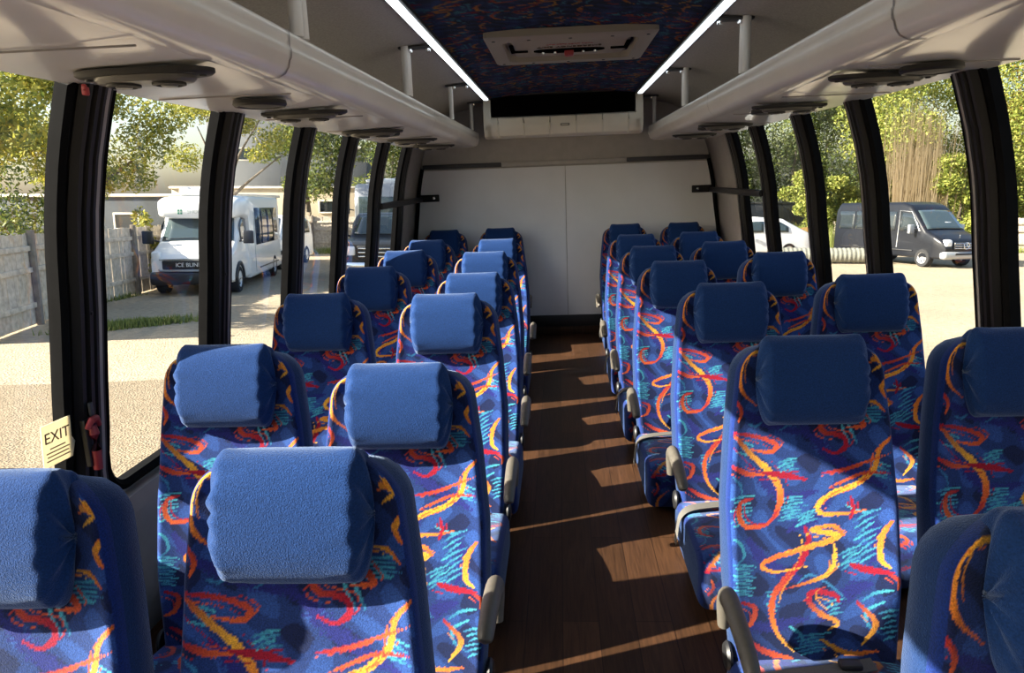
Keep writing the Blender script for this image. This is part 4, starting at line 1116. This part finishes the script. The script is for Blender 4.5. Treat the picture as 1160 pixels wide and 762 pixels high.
def black_van():
    root = empty('passenger_van', mat=gmat(14.62, 23.55, 16), label='black passenger van with round star emblem parked outside the right windows', cat='van')
    bd = Body([(0, .72), (.08, .88), (.40, 1.06), (.75, 1.20), (1.28, 1.78), (1.55, 2.02), (1.9, 2.12), (4.9, 2.10), (5.05, 1.9)], .86, .30, .09, 1.0, .14, .13)
    bd.mesh('body', M['black_paint'], root); patch(bd.slope(.78, 1.34, .90, .82), 'windscreen', M['windscreen'], root)
    b = MB(); b.box((.25, .95, 1.42), (.26, .03, .10), .02); b.build('dashboard_papers', M['letters'], root)
    b = MB(); b.box((0, -.02, .72), (.86, .07, .24), .04); g = b.build('grille', M['dark_paint'], root)
    for k in range(3):
        b = MB(); b.tube([(-.42, -.05, .65 + .075 * k), (0, -.072, .645 + .075 * k), (.42, -.05, .65 + .075 * k)], .013, 6); b.build('grille_bar', M['chrome'], g)
    b = MB(); b.lathe([(.095, -.10), (.108, -.11), (.118, -.10), (.108, -.09), (.095, -.10)], (0, 0, .73), 'Y', 30)
    for k in range(3):
        a = PI / 2 + 2 * PI * k / 3; b.tube([(0, -.10, .73), (.1 * math.cos(a), -.10, .73 + .1 * math.sin(a))], [.02, .008], 6)
    b.build('emblem', M['chrome'], root)
    b = MB(); b.tube([(0, .20, .97), (0, .20, 1.04)], .008, 6); b.lathe([(0, 0), (.022, .004), (.024, 0), (.022, -.004), (0, 0)], (0, .20, 1.06), 'Y', 14); b.build('bonnet_ornament', M['chrome'], root)
    b = MB(); b.box((0, .07, .42), (1.62, .28, .26), .09, seg=3); bp = b.build('bumper', M['silver_paint'], root)
    b = MB(); b.box((0, -.075, .46), (.8, .03, .07), .02); b.build('bumper_slot', M['black_plastic'], bp)
    for sd in (-1, 1):
        b = MB(); b.box((sd * .60, .10, .80), (.30, .22, .26), .08, seg=3); b.build('headlamp', M['lamp'], root)
        patch(bd.side(sd, [(.95, 1.32), (1.35, 1.72), (1.9, 1.80)], [(.95, 1.20), (1.9, 1.16)], 1.02, 1.85), 'door_window', M['car_glass'], root)
        b = MB(); b.tube([(sd * (bd.w(1.0, 1.2) + .012), .98, 1.18), (sd * (bd.w(1.4, 1.75) + .012), 1.40, 1.80), (sd * (bd.w(1.9, 1.8) + .012), 1.9, 1.84), (sd * (bd.w(1.9, .6) + .012), 1.9, .6)], .013, 6); b.build('door_trim', M['silver_paint'], root)
        for y0, y1 in ((2.05, 2.95), (3.02, 3.95), (4.02, 4.8)):
            patch(bd.side(sd, [(2, 1.80), (4.9, 1.80)], [(2, 1.16), (4.9, 1.16)], y0, y1), 'side_window', M['car_glass'], root)
        wheel(root, sd * .77, .78, .30, .22, sd); wheel(root, sd * .77, 3.85, .30, .22, sd)
        mirror_arm(root, sd, .94, 1.15, 1.24, (.20, .10, .30), M['silver_paint'])
        b = MB(); b.box((sd * .885, 2.9, .52), (.02, 3.4, .04), .006); b.build('rub_rail', M['black_plastic'], root)
black_van()

def white_car():
    root = empty('white_car', mat=gmat(7.2, 28.6, -84), label='white car seen side-on through the rear right windows', cat='car')
    bd = Body([(0, .60), (.1, .74), (.9, .90), (1.15, .95), (1.8, 1.46), (2.3, 1.56), (3.2, 1.50), (3.95, 1.12), (4.25, .98), (4.4, .6)], .80, .22, .2, .9, .16, .12)
    bd.mesh('body', M['white_paint'], root); patch(bd.slope(1.2, 1.78, .84, .78), 'windscreen', M['windscreen'], root); patch(bd.slope(3.3, 3.9, .78, .82, -.012), 'rear_window', M['windscreen'], root)
    for sd in (-1, 1):
        for y0, y1 in ((1.55, 2.4), (2.47, 3.4)):
            patch(bd.side(sd, [(1.5, 1.1), (1.9, 1.40), (3.0, 1.42), (3.5, 1.15)], [(1.5, .98), (3.5, 1.0)], y0, y1), 'side_window', M['windscreen'], root)
        wheel(root, sd * .72, .8, .29, .2, sd); wheel(root, sd * .72, 3.45, .29, .2, sd)
        b = MB(); b.box((sd * .6, .08, .66), (.26, .16, .12), .04); b.build('headlamp', M['lamp'], root)
        b = MB(); b.box((sd * .62, 4.26, .8), (.22, .16, .14), .04); b.build('tail_lamp', M['red'], root)
        mirror_arm(root, sd, .82, 1.45, 1.02, (.15, .08, .12), M['white_paint'])
    b = MB(); b.box((0, .04, .36), (1.5, .18, .18), .06); b.build('bumper', M['white_paint'], root)
white_car()

# corrugated pipe lying by the van's rear wheel
b = MB(); rows = []
for k in range(120):
    x = -1.5 + 3.0 * k / 119; rr = .26 + .009 * math.sin(k * 1.05); rows.append([(x, rr * math.cos(a), .285 + rr * math.sin(a)) for a in np.linspace(0, 2 * PI, 24, endpoint=False)])
b.grid(rows, close_v=True)
tag(gobj(b, 'corrugated_pipe', M['pipe'], 11.0, 25.6, -6, fix=True), 'ribbed grey pipe lying on gravel beside black van rear wheel', 'pipe')
b = MB()
for i in range(9):
    a0 = i
P_ = []
for th in np.linspace(0, PI / 2, 10):
    P_.append([(1.15 * math.cos(th) * math.cos(a) * (1 + .08 * math.sin(5 * a)), .8 * math.cos(th) * math.sin(a), .95 * math.sin(th) * (1 + .05 * math.sin(3 * a))) for a in np.linspace(0, 2 * PI, 26, endpoint=False)])
b.grid(P_, close_v=True)
tag(gobj(b, 'mulch_mound', M['soil'], 14.2, 35.0), 'orange brown mound on the green bank behind black van', 'mound')

# ---- trees
def leaves(centres, n, size, mb=None, flat=.0):
    """n leaf blades scattered through ellipsoids (x, y, z, rx, ry, rz)"""
    cs = np.array(centres, float); vol = (cs[:, 3] * cs[:, 4] * cs[:, 5]) ** (2 / 3); pick = rng.choice(len(cs), n, p=vol / vol.sum())
    d = rng.normal(size=(n, 3)); d /= np.linalg.norm(d, axis=1)[:, None]; rad = rng.random(n) ** .42
    # clumped: jitter each leaf towards random twig points
    P = cs[pick, :3] + d * rad[:, None] * cs[pick, 3:6]
    tw = rng.normal(0, .5 * size, (n, 3)); P += tw
    a = rng.normal(size=(n, 3)); a /= np.linalg.norm(a, axis=1)[:, None]
    b_ = np.cross(a, rng.normal(size=(n, 3))); b_ /= np.linalg.norm(b_, axis=1)[:, None]
    s = size * (.6 + .8 * rng.random(n))[:, None]
    V = np.stack([P - a * s, P + b_ * s * .45, P + a * s, P - b_ * s * .45], 1)
    V[..., 2] = np.maximum(V[..., 2], .02)
    return V.reshape(-1, 3)
def leaf_obj(name, V, mat, root):
    n = len(V) // 4; me = bpy.data.meshes.new(name); me.from_pydata(V.tolist(), [], np.arange(n * 4).reshape(n, 4).tolist()); me.materials.append(mat); me.update()
    o = bpy.data.objects.new(name, me); COL.objects.link(o); o.parent = root; return o
def tree(name, x, y, h, blobs, n, size, mat, lab, cat, grp, trunk=.14, branches=(), trunk_h=None):
    root = empty(name, mat=gmat(x, y), label=lab, cat=cat, group=grp)
    th = trunk_h or h * .6
    b = MB(); b.tube([(0, 0, 0), (.05, .03, th * .35), (-.05, .02, th * .7), (.0, 0, th)], [trunk * 1.25, trunk, trunk * .8, trunk * .4], 10); b.build('trunk', M['bark'], root)
    for p in branches:
        b = MB(); P = crom(p, 6); b.tube([tuple(q) for q in P], np.linspace(trunk * .55, trunk * .12, len(P)), 7); b.build('branch', M['bark'], root)
    leaf_obj('crown', leaves(blobs, n, size), mat, root)
    return root
def blobs(rx, ry, z0, z1, k, seed, rr=.45):
    g = np.random.default_rng(seed); out = []
    for i in range(k):
        t = g.random(); z = z0 + (z1 - z0) * t; s = math.sin(PI * (.15 + .75 * t)); a = g.random() * 2 * PI; q = math.sqrt(g.random()) * s
        r_ = (z1 - z0) * rr * (.35 + .35 * g.random())
        out.append((rx * q * math.cos(a), ry * q * math.sin(a), z, r_ * 1.15, r_ * 1.15, r_ * .8))
    return out
TG = 'trees around the yard'
tree('leafy_tree', -10.2, 12.2, 5, blobs(1.9, 1.6, 1.7, 5.0, 12, 1), 15000, .06, M['leaf_yellow'], 'sunlit yellow-green tree above the fence at the left edge', 'tree', TG)
tree('leafy_tree', -11.6, 14.0, 4, blobs(2.2, 1.4, .5, 2.4, 9, 2), 9000, .06, M['leaf_dark'], 'dark green bush below the left edge tree, behind fence', 'bush', TG, trunk=.08, trunk_h=1.4)
tree('leafy_tree', -11.0, 18.6, 6, blobs(1.7, 1.5, 2.6, 5.4, 13, 3) + [(1.9, -.3, 3.4, .8, .7, .6), (2.3, -.2, 4.1, .8, .7, .6), (1.5, 0, 2.7, .6, .6, .4)], 17000, .055, M['leaf_yellow'], 'autumn tree with yellow crown over the white shuttle bus', 'tree', TG, .15,
     [[(0, 0, 1.8), (.8, 0, 2.6), (1.9, -.2, 3.3)], [(0, 0, 2.2), (-.7, .1, 3.2), (-1.2, 0, 4.2)], [(0, 0, 2.6), (.5, 0, 3.6), (1.2, 0, 4.6)]])
tree('leafy_tree', -9.6, 25.0, 6, blobs(1.6, 1.3, 4.1, 6.2, 12, 4) + [(1.6, 0, 4.2, .7, .6, .45), (2.2, 0, 5.2, .8, .7, .5), (-1.4, 0, 3.6, .7, .6, .5), (1.1, 0, 3.7, .5, .4, .3)], 11000, .055, M['leaf_yellow'], 'thin crowned tree with bare forking boughs behind white shuttle bus', 'tree', TG, .13,
     [[(0, 0, 2.2), (.7, 0, 2.8), (1.9, 0, 3.7)], [(0, 0, 2.5), (.4, 0, 3.6), (1.2, 0, 4.8)], [(0, 0, 2.4), (-.5, 0, 3.6), (-.9, 0, 4.6)]])
tree('leafy_tree', -10.3, 37.0, 8, blobs(2.1, 1.6, 3.0, 7.2, 14, 5), 8000, .10, M['leaf_green'], 'olive tree behind the low tan building, left of the pair', 'tree', TG)
tree('leafy_tree', -6.4, 40.0, 8, blobs(2.5, 1.6, 2.4, 7.0, 14, 6), 9000, .10, M['leaf_green'], 'olive tree above the silver motorhome', 'tree', TG)
tree('leafy_tree', -14.2, 19.5, 5, blobs(2.2, 1.5, .6, 4.4, 12, 7), 11000, .06, M['leaf_green'], 'green tree behind the fence, left of the yellow crowned tree', 'tree', TG)
for k, (x, y, h) in enumerate(((-9.15, 18.0, 2.15), (-8.75, 17.5, 2.0))):
    tree('conifer_shrub', x, y, h, [(0, 0, h * .25, .32, .3, .3), (0, 0, h * .5, .26, .24, .35), (0, 0, h * .78, .15, .14, .32)], 1100, .05, M['leaf_yellow'], ('taller' if k == 0 else 'shorter') + ' pointed yellow-green shrub showing over the fence', 'shrub', 'pointed shrubs behind the fence', .04)
# right-hand bank
RT = [(12.6, 41, 9.5, 2.6, 'leaf_dark', 'dark tree over the white car, farthest left of right bank'), (16.0, 42, 10.5, 3.0, 'leaf_dark', 'tall dark green tree above the rear of the black van'),
      (15.9, 38.0, 3.6, 1.9, 'leaf_lime', 'lime green bush between white car and black van'), (19.6, 39, 8.8, 2.8, 'leaf_lime', 'tall lime tree standing above the black van'),
      (22.6, 41, 11.0, 3.2, 'leaf_lime', 'lime tree directly behind the dry reeds, left of the thick post'), (24.6, 37.2, 9.5, 2.0, 'leaf_lime', 'lime tree beside the thick right window post'),
      (27.2, 37.5, 10.5, 2.4, 'leaf_rust', 'rust brown autumn tree at the right edge'), (27.8, 35.0, 5.2, 2.4, 'leaf_lime', 'low lime bush above the pale fence'),
      (22.0, 36.0, 4.2, 2.0, 'leaf_lime', 'low lime bush right behind the black van roof'), (9.5, 43, 8.5, 2.6, 'leaf_dark', 'dark tree by the rear right corner of the bus'),
      (19.0, 45, 11.5, 3.4, 'leaf_green', 'mid green tree farthest back, behind the tall lime trees'),
      (22.5, 44, 12.0, 3.6, 'leaf_lime', 'tallest lime tree, rising above and behind the dry reeds'),
      (26.5, 42.5, 12.0, 3.2, 'leaf_green', 'tall green tree behind the rust brown tree')]
for k, (x, y, h, rx, mt, lab) in enumerate(RT):
    tree('leafy_tree', x, y, h, blobs(rx, 1.9, .6, h, 20, 20 + k, .30), 19000, .085, M[mt], lab, 'tree', TG, .14, (), h * .5)
b = MB()
for k in range(420):
    x, y = rng.normal(0, .75), rng.normal(0, .4); h = 4.2 + 3.2 * rng.random(); l = rng.normal(0, .35, 2); w = .022
    b.add([(x - w, y, 0), (x + w, y, 0), (x + l[0] * .5 + w * .8, y + l[1] * .5, h * .6), (x + l[0] * .5 - w * .8, y + l[1] * .5, h * .6), (x + l[0], y + l[1], h)], [[0, 1, 2, 3], [3, 2, 4]])
tag(gobj(b, 'dry_reeds', M['reed'], 19.7, 36.3, fix=False, smooth=False), 'tall dry tan reeds among the lime trees on the right', 'reeds', kind='stuff')
# a long dark wall behind the white car
b = MB(); b.box((0, 0, 1.05), (9, .2, 2.1), .03); b.box((0, 0, 2.14), (9.1, .3, .1), .02)
tag(gobj(b, 'garden_wall', M['dark_paint'], 11.0, 38.2, -2), 'long dark wall behind the white car', 'wall')
